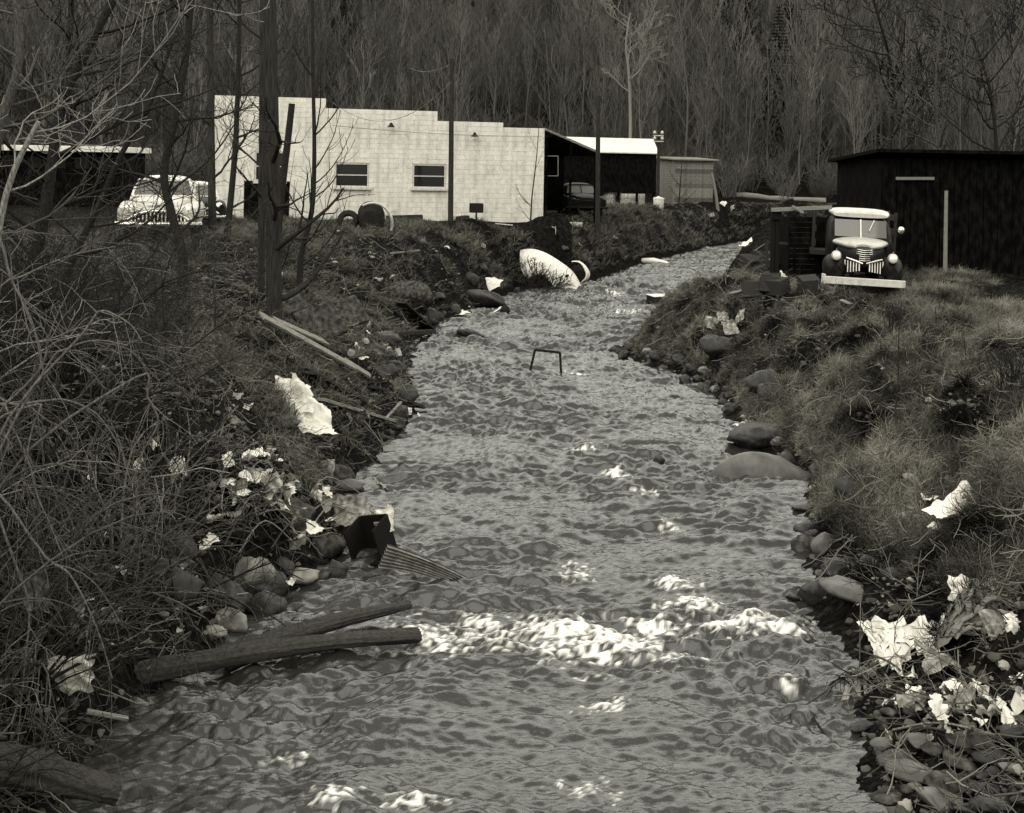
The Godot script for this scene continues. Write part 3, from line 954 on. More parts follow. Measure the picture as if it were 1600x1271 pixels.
		g = Geo.new()
		g.box(c + uz * 0.075 - Vector3.UP * hy * 0.5, Vector3(hx - 0.07, hy * 0.5 - 0.03, 0.004), bs)
		part(wn, "pane", g, M.glass, true)
		g = Geo.new()
		g.box(c - Vector3.UP * (hy + 0.05) - uz * 0.03, Vector3(hx + 0.08, 0.048, 0.1), bs, 0.008)
		part(wn, "sill", g, M.trim, true)
	g = Geo.new()
	var dc: Vector3 = ux * door.get_center().x + Vector3.UP * (door.size.y / 2)
	g.box(dc + uz * 0.1, Vector3(door.size.x / 2 - 0.01, door.size.y / 2 - 0.01, 0.03), bs)
	for k in 5: g.box(dc + uz * 0.06 + ux * (-0.7 + 0.35 * k), Vector3(0.012, door.size.y / 2 - 0.03, 0.012), bs)
	part(t, "door", g, M.dark_wall, true)
	for q in [[610, 197], [740, 212]]:
		var h := hit(q[0], q[1], a, b)
		var p := ux * h.x + Vector3.UP * (h.y - a.y)
		g = Geo.new()
		g.rod(p, p - uz * 0.22 + Vector3.UP * 0.12, 0.02)
		g.lathe(PackedVector2Array([Vector2(0.14, 0.0), Vector2(0.12, 0.05), Vector2(0.04, 0.08), Vector2(-0.04, 0.16), Vector2(-0.05, 0.15)]), 10, Basis(), p - uz * 0.24)
		part(t, "wall_lamp", g, M.rust, true)

	# open carport on the right end
	var c0 := b + uz * 0.3
	t = thing("carport", "dark open carport with sloping roof beside the white building", "carport", b)
	g = Geo.new()
	var p1 := at(851, 203, 51.7); var p2 := at(934, 239, 53.5)
	var back := uz * 6.0
	g.quad(p1, p2, p2 + back, p1 + back)
	g.quad(p1 - Vector3.UP * 0.12, p1 + back - Vector3.UP * 0.12, p2 + back - Vector3.UP * 0.12, p2 - Vector3.UP * 0.12)
	g.quad(p1, p1 - Vector3.UP * 0.12, p2 - Vector3.UP * 0.12, p2)
	g.quad(p2, p2 - Vector3.UP * 0.12, p2 + back - Vector3.UP * 0.12, p2 + back)
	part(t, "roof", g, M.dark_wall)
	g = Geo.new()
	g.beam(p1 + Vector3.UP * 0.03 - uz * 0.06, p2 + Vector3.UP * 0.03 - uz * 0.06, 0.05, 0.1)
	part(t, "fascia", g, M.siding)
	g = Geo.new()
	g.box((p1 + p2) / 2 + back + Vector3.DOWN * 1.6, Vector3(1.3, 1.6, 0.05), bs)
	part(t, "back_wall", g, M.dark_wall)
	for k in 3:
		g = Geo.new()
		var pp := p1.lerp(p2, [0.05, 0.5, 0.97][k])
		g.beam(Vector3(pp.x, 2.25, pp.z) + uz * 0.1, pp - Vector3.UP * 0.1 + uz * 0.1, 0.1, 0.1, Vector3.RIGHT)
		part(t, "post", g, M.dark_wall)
	g = Geo.new()                                  # leaning lattice of thin rails in the opening
	for q in [[[849, 244], [872, 244]], [[849, 275], [872, 275]], [[872, 244], [872, 275]]]:
		g.rod(at(q[0][0], q[0][1], 51.9), at(q[1][0], q[1][1], 51.9), 0.02, 5)
	part(t, "rail", g, M.wood)
	# dark house with the white roof
	var hb := at(950, 322, 74.0)
	hb.y = height(hb.x, 74.0) - 0.1
	t = thing("dark_house", "black walled house with a bright white roof", "house", hb)
	var hl := at(866, 238, 73.0); var hr := at(1027, 238, 75.0)
	var hu := (hr - hl); hu.y = 0
	var hw := hu.length(); hu = hu.normalized()
	var hz := hu.cross(Vector3.UP)
	if hz.z > 0: hz = -hz
	var hbs := Basis(hu, Vector3.UP, -hz)
	var ymid := EYE - ray(984, 238).y * 74.0
	var floor_y := EYE - ray(984, 300).y * 74.0
	var mid := (hl + hr) / 2
	g = Geo.new()
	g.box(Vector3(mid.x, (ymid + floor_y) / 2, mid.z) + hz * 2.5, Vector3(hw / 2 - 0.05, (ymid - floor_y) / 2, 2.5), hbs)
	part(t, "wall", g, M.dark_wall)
	g = Geo.new()
	var rt := EYE - ray(984, 216).y * 74.8
	var e0 := Vector3(hl.x, ymid, hl.z) - hz * 0.15 - hu * 0.05; var e1 := Vector3(hr.x, ymid, hr.z) - hz * 0.15 + hu * 0.05
	var r0 := e0 + hz * 0.9 + Vector3.UP * (rt - ymid); var r1 := e1 + hz * 0.9 + Vector3.UP * (rt - ymid)
	g.quad(e0, r0, r1, e1); g.quad(r0, r0 + hz * 3.0 - Vector3.UP, r1 + hz * 3.0 - Vector3.UP, r1)
	g.quad(e0, e1, e1 - Vector3.UP * 0.07, e0 - Vector3.UP * 0.07)
	g.tri(e1, r1, e1 + hz * 4.0); g.tri(e0, e0 + hz * 4.0, r0)
	part(t, "roof", g, M.roof_pale)
	g = Geo.new()
	g.box(Vector3(mid.x, floor_y - 0.03, mid.z) + hz * 2.5, Vector3(hw / 2, 0.03, 2.55), hbs)
	part(t, "floor", g, M.dark_wall)
	for k in 4:
		g = Geo.new()
		var pp: Vector3 = Vector3(hl.x, 0, hl.z) + hu * hw * [0.44, 0.63, 0.81, 0.98][k] + hz * 0.1
		g.box(Vector3(pp.x, (floor_y + hb.y) / 2 - 0.1, pp.z), Vector3(0.06, (floor_y - hb.y) / 2 + 0.05, 0.06), hbs)
		part(t, "stilt", g, M.dark_wall)
	# tubs and tank by the house
	for q in [[950, 315, 24, "tank", "pale steel drum under left end of the dark house"], [980, 315, 26, "tank", "widest pale steel drum under middle of the dark house"], [1002, 316, 11, "tank", "narrow pale drum under right end of the dark house"]]:
		var c := at(q[0], 328, 74.6)
		c.y = height(c.x, 74.6)
		var r: float = q[2] / F * 74.6 / 2
		g = Geo.new()
		var hh: float = floor_y - 0.12 - c.y
		g.lathe(PackedVector2Array([Vector2(-0.1, 0.0), Vector2(-0.1, r), Vector2(hh * 0.33, r), Vector2(hh * 0.35, r + 0.015), Vector2(hh * 0.37, r), Vector2(hh * 0.68, r), Vector2(hh * 0.7, r + 0.015), Vector2(hh * 0.72, r), Vector2(hh, r), Vector2(hh, 0.0)]), 16, Basis(), c)
		single("steel_drum", q[4], "drum", g, M.paper2, c)
	var wc := at(1029, 330, 70.5)
	wc.y = height(wc.x, 70.5)
	t = thing("washing_tub", "white enamel washing machine standing right of the dark house", "washing machine", wc)
	g = Geo.new()
	g.lathe(PackedVector2Array([Vector2(0.08, 0.0), Vector2(0.08, 0.26), Vector2(0.5, 0.3), Vector2(0.78, 0.32), Vector2(0.8, 0.335), Vector2(0.83, 0.335), Vector2(0.84, 0.3), Vector2(0.84, 0.0)]), 18, Basis(), wc)
	part(t, "tub", g, M.paint_white)
	g = Geo.new()
	g.lathe(PackedVector2Array([Vector2(0.842, 0.0), Vector2(0.842, 0.28), Vector2(0.88, 0.26), Vector2(0.9, 0.1), Vector2(0.95, 0.03), Vector2(0.95, 0.0)]), 18, Basis(), wc + Vector3(-0.02, 0, 0))
	part(t, "lid", g, M.paint_white)
	for k in 3:
		g = Geo.new()
		var an := TAU * k / 3.0
		g.rod(wc + Vector3(cos(an) * 0.2, -0.06, sin(an) * 0.2), wc + Vector3(cos(an) * 0.2, 0.1, sin(an) * 0.2), 0.03)
		part(t, "leg", g, M.rust)
	# clapboard shed, each board laid over the one below
	var s0 := at(1053, 320, 80.0); var s1 := at(1113, 320, 81.0)
	s0.y = height(s0.x, 80.0) - 0.2; s1.y = s0.y
	var su := (s1 - s0).normalized(); var sw := s0.distance_to(s1)
	var sz := su.cross(Vector3.UP)
	if sz.z > 0: sz = -sz
	var sbs := Basis(su, Vector3.UP, -sz)
	t = thing("clapboard_shed", "small grey clapboard shed with a flat pale roof", "shed", s0)
	var stop := EYE - ray(1083, 250).y * 80.5 - s0.y
	var nb := 10
	for k in nb:
		g = Geo.new()
		var y0 := stop * k / nb
		var o := su * sw / 2
		g.box(s0 + o + Vector3.UP * (y0 + stop / nb / 2 + 0.005) - sz * (0.05), Vector3(sw / 2 - 0.001 * (k % 2), stop / nb / 2 + 0.012, 0.014), sbs * Basis(Vector3.RIGHT, 0.2))
		part(t, "board", g, M.clapboard[(k * 7 + k / 3) % 4])
	g = Geo.new()
	g.box(s0 + su * sw / 2 + Vector3.UP * stop / 2 + sz * 1.3, Vector3(sw / 2 - 0.02, stop / 2, 1.27), sbs)
	part(t, "wall", g, M.siding)
	g = Geo.new()
	g.box(s0 + su * sw / 2 + Vector3.UP * (stop + 0.08) + sz * 1.2, Vector3(sw / 2 + 0.25, 0.05, 1.6), sbs * Basis(Vector3.RIGHT, 0.05), 0.01)
	part(t, "roof", g, M.wood)
	g = Geo.new()
	g.box(s0 - su * 0.05 + Vector3.UP * stop * 0.5 - sz * 0.03, Vector3(0.09, stop / 2, 0.03), sbs)
	part(t, "corner_board", g, M.wood)
	# long low building far left
	var f0 := at(-60, 240, 58.0); var f1 := at(196, 240, 60.0)
	t = thing("low_building", "long low building with a white roof edge at far left", "building", Vector3((f0.x + f1.x) / 2, height((f0.x + f1.x) / 2, 59.0) - 0.1, -59.0))
	g = Geo.new()
	var fy := EYE - ray(70, 236).y * 59.0
	var fl := f0.distance_to(f1)
	var fb: float = t.position.y
	g.box(Vector3(t.position.x, (fy + fb) / 2, -61.1), Vector3(fl / 2 - 0.1, (fy - fb) / 2, 2.0))
	part(t, "wall", g, M.dark_wall)
	g = Geo.new()
	g.box(Vector3(t.position.x, fy + 0.12, -61.0), Vector3(fl / 2 + 0.1, 0.14, 2.5), Basis(), 0.02)
	part(t, "roof", g, M.roof_pale)
	for k in 6:
		g = Geo.new()
		g.box(Vector3(t.position.x - fl / 2 + 0.9 + k * 1.15, fy - 0.55, -59.09), Vector3(0.35, 0.28, 0.02))
		part(t, "window", g, M.glass)
	# black shed on the right
	var k0 := at(1376, 430, 37.0); var k1 := at(1660, 430, 37.5)
	var ky := 1.55
	t = thing("black_shed", "large black wooden shed at the right edge", "shed", Vector3(k0.x, ky, k0.z))
	var kt := EYE - ray(1480, 246).y * 37.2
	var kw := k1.x - k0.x
	var n := 26
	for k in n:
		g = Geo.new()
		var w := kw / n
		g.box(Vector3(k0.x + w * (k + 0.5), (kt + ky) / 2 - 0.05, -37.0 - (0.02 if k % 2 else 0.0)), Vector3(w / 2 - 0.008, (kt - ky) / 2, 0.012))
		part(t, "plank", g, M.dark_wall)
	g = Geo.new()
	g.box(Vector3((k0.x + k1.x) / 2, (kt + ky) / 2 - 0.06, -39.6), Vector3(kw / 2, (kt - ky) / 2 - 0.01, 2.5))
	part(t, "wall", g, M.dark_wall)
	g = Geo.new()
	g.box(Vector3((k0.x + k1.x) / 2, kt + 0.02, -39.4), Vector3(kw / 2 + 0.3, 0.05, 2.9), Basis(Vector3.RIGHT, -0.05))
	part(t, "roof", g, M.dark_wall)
	g = Geo.new()
	g.beam(at(1400, 279, 36.9), at(1460, 279, 36.9), 0.06, 0.09)
	part(t, "trim_board", g, M.wood)
	# posts and poles
	pole("post", "pale slim wooden post standing before the black shed", 1477, 432, 1479, 298, 35.5, 0.06, M.wood)
	pole("utility_pole", "black utility pole before right part of the white wall", 704, 344, 706, 92, 46.5, 0.1, M.pole)
	pole("utility_pole", "thin dark pole rising behind the white building", 641, 175, 641, 104, 64.0, 0.1, M.pole)
	pole("utility_pole", "dark pole between carport and black walled house", 934, 345, 935, 150, 53.0, 0.11, M.pole)
	var up := pole("utility_pole", "pole with pale crossbar fittings right of the dark house", 1028, 325, 1030, 170, 71.5, 0.09, M.pole)
	for q in [207, 216]:
		g = Geo.new()
		for s in [-0.22, 0.22]:
			var c := at(1029, q, 71.3) + Vector3(s, 0, 0)
			g.lathe(PackedVector2Array([Vector2(-0.09, 0.0), Vector2(-0.09, 0.07), Vector2(0.0, 0.1), Vector2(0.06, 0.06), Vector2(0.1, 0.03), Vector2(0.1, 0.0)]), 8, Basis(), c)
		g.beam(at(1029, q + 5, 71.35) - Vector3(0.3, 0, 0), at(1029, q + 5, 71.35) + Vector3(0.3, 0, 0), 0.06, 0.06)
		part(up, "insulator", g, M.trim)
	# wires
	wire("overhead_wire", "slack wire swooping from the wall pole to the white parapet", at(705, 128, 46.4), at(520, 160, 49.0), 1.1)
	wire("overhead_wire", "wire from the wall pole towards the pole behind the building", at(705, 100, 46.5), at(640, 106, 64.0), 0.25)
	wire("overhead_wire", "long thin wire across the white wall to its right end", at(520, 196, 48.6), at(848, 213, 51.3), 0.12)
	# on the slope
	var r0g := ground_px(998, 122); var r1g := ground_px(1064, 122)
	r0g.z = (r0g.z + r1g.z) / 2; r1g.z = r0g.z; r0g.y = height(r0g.x, -r0g.z) + 0.5; r1g.y = height(r1g.x, -r1g.z) + 0.5
	t = thing("guard_rail", "short pale rail high on the wooded hillside", "rail", r0g - Vector3(0, 0.5, 0))
	g = Geo.new()
	g.beam(r0g, r1g, 0.1, 0.2)
	part(t, "rail", g, M.trim)
	for k in 3:
		g = Geo.new()
		var pp := r0g.lerp(r1g, 0.05 + 0.45 * k)
		g.beam(pp - Vector3(0, 0.1, 0.1), Vector3(pp.x, height(pp.x, -pp.z) - 0.3, pp.z - 0.1), 0.12, 0.12, Vector3.RIGHT)
		part(t, "post", g, M.wood_dark)
	var lp := PackedVector3Array(); var lr := PackedFloat32Array()
	g = Geo.new()
	for i in 9:
		var q := at(1150 + i * 17.5, 280 + i * 0.8, 92.0)
		lp.append(on_ground(q.x, 92.0, 0.15)); lr.append(0.24 + 0.03 * sin(i * 1.7))
	g.tube(lp, lr, 8, true)
	single("fallen_log", "long pale fallen log on the slope beyond the truck", "log", g, M.bark_pale, lp[0])

func pole(called: String, label: String, x0: float, y0: float, x1: float, y1: float, d: float, r: float, m: Material) -> Node3D:
	var p := at(x0, y0, d); var q := at(x1, y1, d)
	p.y = height(p.x, d) - 0.3
	var base := Vector3(p.x, p.y + 0.3, p.z)
	var t := thing(called, label, "post" if called == "post" else "pole", base)
	var g := Geo.new()
	var pts := PackedVector3Array(); var rad := PackedFloat32Array()
	for i in 7:
		pts.append(p.lerp(q, i / 6.0)); rad.append(r * (1.1 - 0.25 * i / 6.0))
	g.tube(pts, rad, 9, true)
	part(t, "shaft", g, m)
	return t
func wire(called: String, label: String, a: Vector3, b: Vector3, sag: float) -> void:
	var g := Geo.new()
	var pts := PackedVector3Array(); var rad := PackedFloat32Array()
	for i in 17:
		var f := i / 16.0
		pts.append(a.lerp(b, f) - Vector3.UP * sag * 4.0 * f * (1 - f)); rad.append(0.011)
	g.tube(pts, rad, 4, true)
	single(called, label, "wire", g, M.wire, a)

# ---------------------------------------------------------------- vehicles: built at the origin, front towards +z
func ring(hw: float, y0: float, y1: float, z: float, ex := 2.6, n := 28) -> PackedVector3Array:
	var p := PackedVector3Array()
	for i in n:
		var a := TAU * i / n
		var c := cos(a); var s := sin(a)
		p.append(Vector3(signf(c) * pow(absf(c), 2.0 / ex) * hw, (y0 + y1) / 2 + signf(s) * pow(absf(s), 2.0 / ex) * (y1 - y0) / 2, z))
	return p
func loft(g: Geo, st: Array, ex := 2.6, off := Vector3.ZERO) -> void:      # st: [half width, y0, y1, z]
	var p := PackedVector3Array()
	for s in st:
		for q in ring(s[0], s[1], s[2], s[3], s[4] if s.size() > 4 else ex): p.append(q + off)
	g.grid(p, 28, st.size(), true)
	var e := p.slice((st.size() - 1) * 28)
	g.fan(e)
	var b := p.slice(0, 28); b.reverse()
	g.fan(b)
func wheel(t: Node3D, x: float, z: float, r: float, w: float) -> void:
	var bs := Basis(Vector3.FORWARD, PI / 2)
	var g := Geo.new()
	g.lathe(PackedVector2Array([Vector2(-w / 2, r * 0.55), Vector2(-w / 2, r * 0.85), Vector2(-w * 0.4, r * 0.97), Vector2(-w * 0.15, r), Vector2(w * 0.15, r), Vector2(w * 0.4, r * 0.97), Vector2(w / 2, r * 0.85), Vector2(w / 2, r * 0.55)]), 24, bs, Vector3(x, r, z))
	var ty := part(t, "wheel", g, M.rubber, true)
	g = Geo.new()
	g.lathe(PackedVector2Array([Vector2(-w * 0.45, 0.0), Vector2(-w * 0.45, r * 0.56), Vector2(w * 0.45, r * 0.56), Vector2(w * 0.5, r * 0.3), Vector2(w * 0.42, 0.0)]), 20, bs, Vector3(x, r, z))
	part(ty, "rim", g, M.rust, true)
func ball(g: Geo, c: Vector3, rx_: float, ry: float, rz: float, n := 14) -> void:
	var p := PackedVector3Array()
	for j in n / 2 + 1:
		var b := PI * j / (n / 2) - PI / 2
		for i in n:
			var a := TAU * i / n
			p.append(c + Vector3(cos(a) * cos(b) * rx_, sin(b) * ry, sin(a) * cos(b) * rz))
	g.grid(p, n, n / 2 + 1, true)
func build_sedan(label: String, body: Material, roofm: Material, pos: Vector3, turn: float, chrome: Material) -> Node3D:
	var t := thing("sedan_car", label, "car", pos)
	t.rotation.y = turn
	var chrome_trim: Material = M.paint_white if chrome == M.chrome else M.paint_dark
	var g := Geo.new()
	loft(g, [[0.55, 0.52, 0.8, 2.45], [0.8, 0.38, 0.86, 2.38], [0.9, 0.32, 0.9, 2.1], [0.94, 0.28, 0.94, 1.4], [0.95, 0.26, 0.98, 0.6], [0.95, 0.26, 1.0, -0.6], [0.95, 0.28, 1.0, -1.4], [0.9, 0.34, 0.92, -2.2], [0.62, 0.5, 0.8, -2.5]], 3.2)
	part(t, "body", g, body, true)
	g = Geo.new()
	loft(g, [[0.3, 0.8, 0.9, 2.4], [0.5, 0.75, 0.98, 2.25], [0.56, 0.75, 1.06, 1.8], [0.64, 0.75, 1.09, 1.0], [0.72, 0.75, 1.08, 0.62]], 2.8)
	part(t, "hood", g, body, true)
	g = Geo.new()
	loft(g, [[0.8, 0.9, 1.02, 0.8], [0.74, 0.92, 1.42, 0.42], [0.68, 0.95, 1.53, 0.1], [0.67, 0.95, 1.57, -0.5], [0.68, 0.95, 1.54, -1.0], [0.72, 0.9, 1.3, -1.5], [0.78, 0.85, 1.0, -1.95]], 3.4)
	part(t, "roof", g, roofm, true)
	for s in [-1.0, 1.0]:
		g = Geo.new()
		# half of a bowed windshield, laid on the sloping front of the cabin
		var p := PackedVector3Array()
		for j in 5:
			for i in 7:
				var x: float = s * lerpf(0.02, lerpf(0.7, 0.6, j / 4.0), i / 6.0)
				p.append(Vector3(x, lerpf(1.08, 1.44, j / 4.0), lerpf(0.83, 0.46, j / 4.0) - 0.12 * x * x))
		g.grid(p, 7, 5)
		part(t, "windshield", g, M.windshield, true)
		g = Geo.new()
		ball(g, Vector3(0.7 * s, 0.78, 2.28), 0.14, 0.14, 0.14)
		part(t, "headlight", g, chrome, true)
		g = Geo.new()
		loft(g, [[0.1, 0.55, 0.84, 2.42], [0.17, 0.4, 0.93, 2.2], [0.2, 0.32, 0.97, 1.7], [0.16, 0.4, 0.95, 0.9], [0.05, 0.5, 0.9, 0.3]], 2.4, Vector3(0.78 * s, 0, 0))
		part(t, "fender", g, body, true)
		g = Geo.new()
		g.box(Vector3(0.42 * s, 0.46, 2.66), Vector3(0.05, 0.13, 0.04), Basis(), 0.02)
		part(t, "bumper_guard", g, chrome, true)
	g = Geo.new()
	g.tube(PackedVector3Array([Vector3(-0.73, 1.06, 0.8), Vector3(0, 1.07, 0.87), Vector3(0.73, 1.06, 0.8), Vector3(0.68, 1.28, 0.6), Vector3(0.6, 1.46, 0.42), Vector3(0, 1.49, 0.48), Vector3(-0.6, 1.46, 0.42), Vector3(-0.68, 1.28, 0.6), Vector3(-0.73, 1.06, 0.8)]), PackedFloat32Array([0.03, 0.03, 0.03, 0.03, 0.03, 0.03, 0.03, 0.03, 0.03]), 6)
	g.rod(Vector3(0, 1.07, 0.87), Vector3(0, 1.48, 0.49), 0.018)
	part(t, "windshield_frame", g, chrome_trim, true)
	g = Geo.new()
	var arc := PackedVector3Array(); var ar := PackedFloat32Array()
	for i in 13:
		var f := i / 12.0 * 2.0 - 1.0
		arc.append(Vector3(0.68 * f, 0.76 - 0.2 * pow(absf(f), 2.6), 2.58 - 0.1 * f * f)); ar.append(0.032)
	g.tube(arc, ar, 6, true)
	var gr := part(t, "grille", g, chrome, true)
	for i in 15:
		var f := i / 14.0 * 2.0 - 1.0
		g = Geo.new()
		g.beam(Vector3(0.6 * f, 0.5, 2.6 - 0.1 * f * f), Vector3(0.6 * f, 0.74 - 0.16 * pow(absf(f), 2.4), 2.57 - 0.1 * f * f), 0.035, 0.05, Vector3.BACK, 0.01)
		part(gr, "tooth", g, chrome, true)
	g = Geo.new()
	g.box(Vector3(0, 0.62, 2.47), Vector3(0.56, 0.1, 0.03))
	part(gr, "opening", g, M.black, true)
	g = Geo.new()
	var bp := PackedVector3Array(); var br := PackedFloat32Array()
	for i in 13:
		var f := i / 12.0 * 2.0 - 1.0
		bp.append(Vector3(0.98 * f, 0.46, 2.66 - 0.16 * pow(absf(f), 3.0))); br.append(0.06)
	g.tube(bp, br, 8, true)
	part(t, "bumper", g, chrome, true)
	for s in [-1.0, 1.0]:
		wheel(t, 0.76 * s, 1.55, 0.35, 0.17)
		wheel(t, 0.76 * s, -1.45, 0.35, 0.17)
	return t

func build_truck(pos: Vector3, turn: float) -> void:
	var t := thing("old_truck", "dark old flatbed truck parked facing the stream", "truck", pos)
	t.rotation = Vector3(0, turn, -0.03)
	var g := Geo.new()
	loft(g, [[0.66, 0.75, 1.5, 0.62], [0.8, 0.6, 1.62, 0.45], [0.8, 0.6, 1.96, 0.22, 3.6], [0.78, 0.6, 2.08, 0.0, 3.4], [0.77, 0.6, 2.13, -0.3, 3.4], [0.77, 0.6, 2.12, -0.8, 3.4], [0.75, 0.6, 2.05, -1.0, 3.4]], 4.0)
	part(t, "cab", g, M.paint_dark, true)
	g = Geo.new()
	loft(g, [[0.66, 1.98, 2.08, 0.32, 3.0], [0.72, 1.97, 2.16, 0.22, 3.0], [0.74, 1.98, 2.2, -0.1, 3.0], [0.73, 1.98, 2.2, -0.6, 3.0], [0.68, 1.98, 2.13, -1.02, 3.0]], 3.0)
	part(t, "roof", g, M.paint_pale, true)
	for s in [-1.0, 1.0]:
		g = Geo.new()
		var p := PackedVector3Array()
		for j in 4:
			for i in 6:
				var x: float = s * lerpf(0.025, 0.63, i / 5.0)
				p.append(Vector3(x, lerpf(1.5, 1.92, j / 3.0), lerpf(0.66, 0.39, j / 3.0) - 0.2 * x * x))
		g.grid(p, 6, 4)
		var w := part(t, "windshield", g, M.windshield, true)
		if s > 0:
			g = Geo.new()
			g.rod(Vector3(0.2, 1.66, 0.6), Vector3(0.33, 1.93, 0.41), 0.012, 5)
			part(w, "wiper", g, M.white, true)
	g = Geo.new()
	g.beam(Vector3(0, 1.49, 0.68), Vector3(0, 1.93, 0.4), 0.035, 0.03, Vector3.BACK)
	part(t, "windshield_divider", g, M.white, true)
	g = Geo.new()
	loft(g, [[0.16, 0.85, 1.18, 1.86], [0.24, 0.75, 1.27, 1.76], [0.34, 0.7, 1.34, 1.4], [0.5, 0.7, 1.42, 0.95], [0.66, 0.7, 1.48, 0.5]], 2.5)
	part(t, "hood", g, M.paint_dark, true)
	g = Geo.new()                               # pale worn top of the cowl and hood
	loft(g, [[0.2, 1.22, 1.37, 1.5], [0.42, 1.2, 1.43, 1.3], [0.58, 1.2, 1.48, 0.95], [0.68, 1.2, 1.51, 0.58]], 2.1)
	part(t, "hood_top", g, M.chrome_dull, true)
	for s in [-1.0, 1.0]:
		g = Geo.new()
		loft(g, [[0.12, 0.5, 0.86, 1.98], [0.24, 0.42, 1.0, 1.8], [0.29, 0.45, 1.1, 1.45], [0.28, 0.5, 1.05, 1.1], [0.2, 0.5, 0.8, 0.7], [0.12, 0.45, 0.6, 0.4]], 2.6, Vector3(0.66 * s, 0, 0))
		part(t, "fender", g, M.paint_dark, true)
		g = Geo.new()
		ball(g, Vector3(0.66 * s, 1.08, 1.82), 0.125, 0.125, 0.17)
		var hl := part(t, "headlight", g, M.chrome_dull, true)
		g = Geo.new()
		ball(g, Vector3(0.66 * s, 1.07, 1.93), 0.1, 0.1, 0.075)
		part(hl, "lens", g, M.lens, true)
		g = Geo.new()
		g.rod(Vector3(0.66 * s, 1.18, 1.84), Vector3(0.66 * s, 1.25, 1.84), 0.014)
		part(hl, "finial", g, M.chrome, true)
		for k in 6:
			g = Geo.new()
			var x: float = s * (0.12 + 0.065 * k)
			g.beam(Vector3(x, 0.74 - 0.012 * k, 1.96 - 0.03 * k), Vector3(x, 0.93 + 0.012 * k, 1.9 - 0.03 * k), 0.026, 0.03, Vector3.BACK, 0.006)
			part(t, "grille_bar", g, M.white, true)
		g = Geo.new()
		g.tube(PackedVector3Array([Vector3(0.04 * s, 0.93, 1.94), Vector3(0.2 * s, 0.98, 1.9), Vector3(0.42 * s, 1.04, 1.8)]), PackedFloat32Array([0.02, 0.025, 0.02]), 6, true)
		part(t, "grille_brow", g, M.chrome, true)
	for k in 6:
		g = Geo.new()
		var y := 1.0 + 0.05 * k
		var hw := 0.2 - 0.004 * k
		g.tube(PackedVector3Array([Vector3(-hw, y + 0.01, 1.79), Vector3(-hw * 0.6, y, 1.86), Vector3(0, y - 0.012, 1.9 - 0.01 * k), Vector3(hw * 0.6, y, 1.86), Vector3(hw, y + 0.01, 1.79)]), PackedFloat32Array([0.008, 0.011, 0.012, 0.011, 0.008]), 5, true)
		part(t, "grille_bar", g, M.chrome, true)
	g = Geo.new()
	g.box(Vector3(0, 0.5, 2.14), Vector3(0.94, 0.085, 0.02), Basis(), 0.008)
	g.box(Vector3(0, 0.575, 2.1), Vector3(0.94, 0.012, 0.05), Basis(), 0.004)
	g.box(Vector3(0, 0.425, 2.1), Vector3(0.94, 0.012, 0.05), Basis(), 0.004)
	g.box(Vector3(-0.95, 0.52, 2.06), Vector3(0.02, 0.12, 0.1), Basis(Vector3.UP, 0.3), 0.01)
	part(t, "bumper", g, M.trim, true)
	g = Geo.new()
	for s in [-0.4, 0.4]: g.box(Vector3(s, 0.55, -0.6), Vector3(0.05, 0.1, 2.6))
	part(t, "chassis", g, M.rust, true)
	g = Geo.new()
	g.box(Vector3(0, 0.95, -3.0), Vector3(1.1, 0.06, 1.9))
	part(t, "flatbed", g, M.wood_dark, true)
	for s in [-1.0, 1.0]:
		for k in 3:
			g = Geo.new()
			g.beam(Vector3(1.05 * s, 1.0, -1.3 - 1.6 * k), Vector3(1.05 * s, 2.1, -1.3 - 1.6 * k), 0.07, 0.07, Vector3.RIGHT)
			part(t, "stake", g, M.wood_dark, true)
		for k in 3:
			g = Geo.new()
			g.beam(Vector3(1.0 * s, 1.2 + 0.38 * k, -1.2), Vector3(1.0 * s, 1.2 + 0.38 * k, -4.8), 0.03, 0.16)
			part(t, "side_board", g, M.wood_dark, true)
		wheel(t, 0.72 * s, 1.4, 0.4, 0.2)
		wheel(t, 0.74 * s, -2.8, 0.42, 0.36)
	g = Geo.new()
	ball(g, Vector3(0.98, 1.72, 0.5), 0.085, 0.095, 0.05)
	var mi := part(t, "mirror", g, M.chrome, true)
	g = Geo.new()
	g.rod(Vector3(0.78, 1.55, 0.4), Vector3(0.98, 1.62, 0.5), 0.012, 5)
	part(mi, "arm", g, M.rust, true)

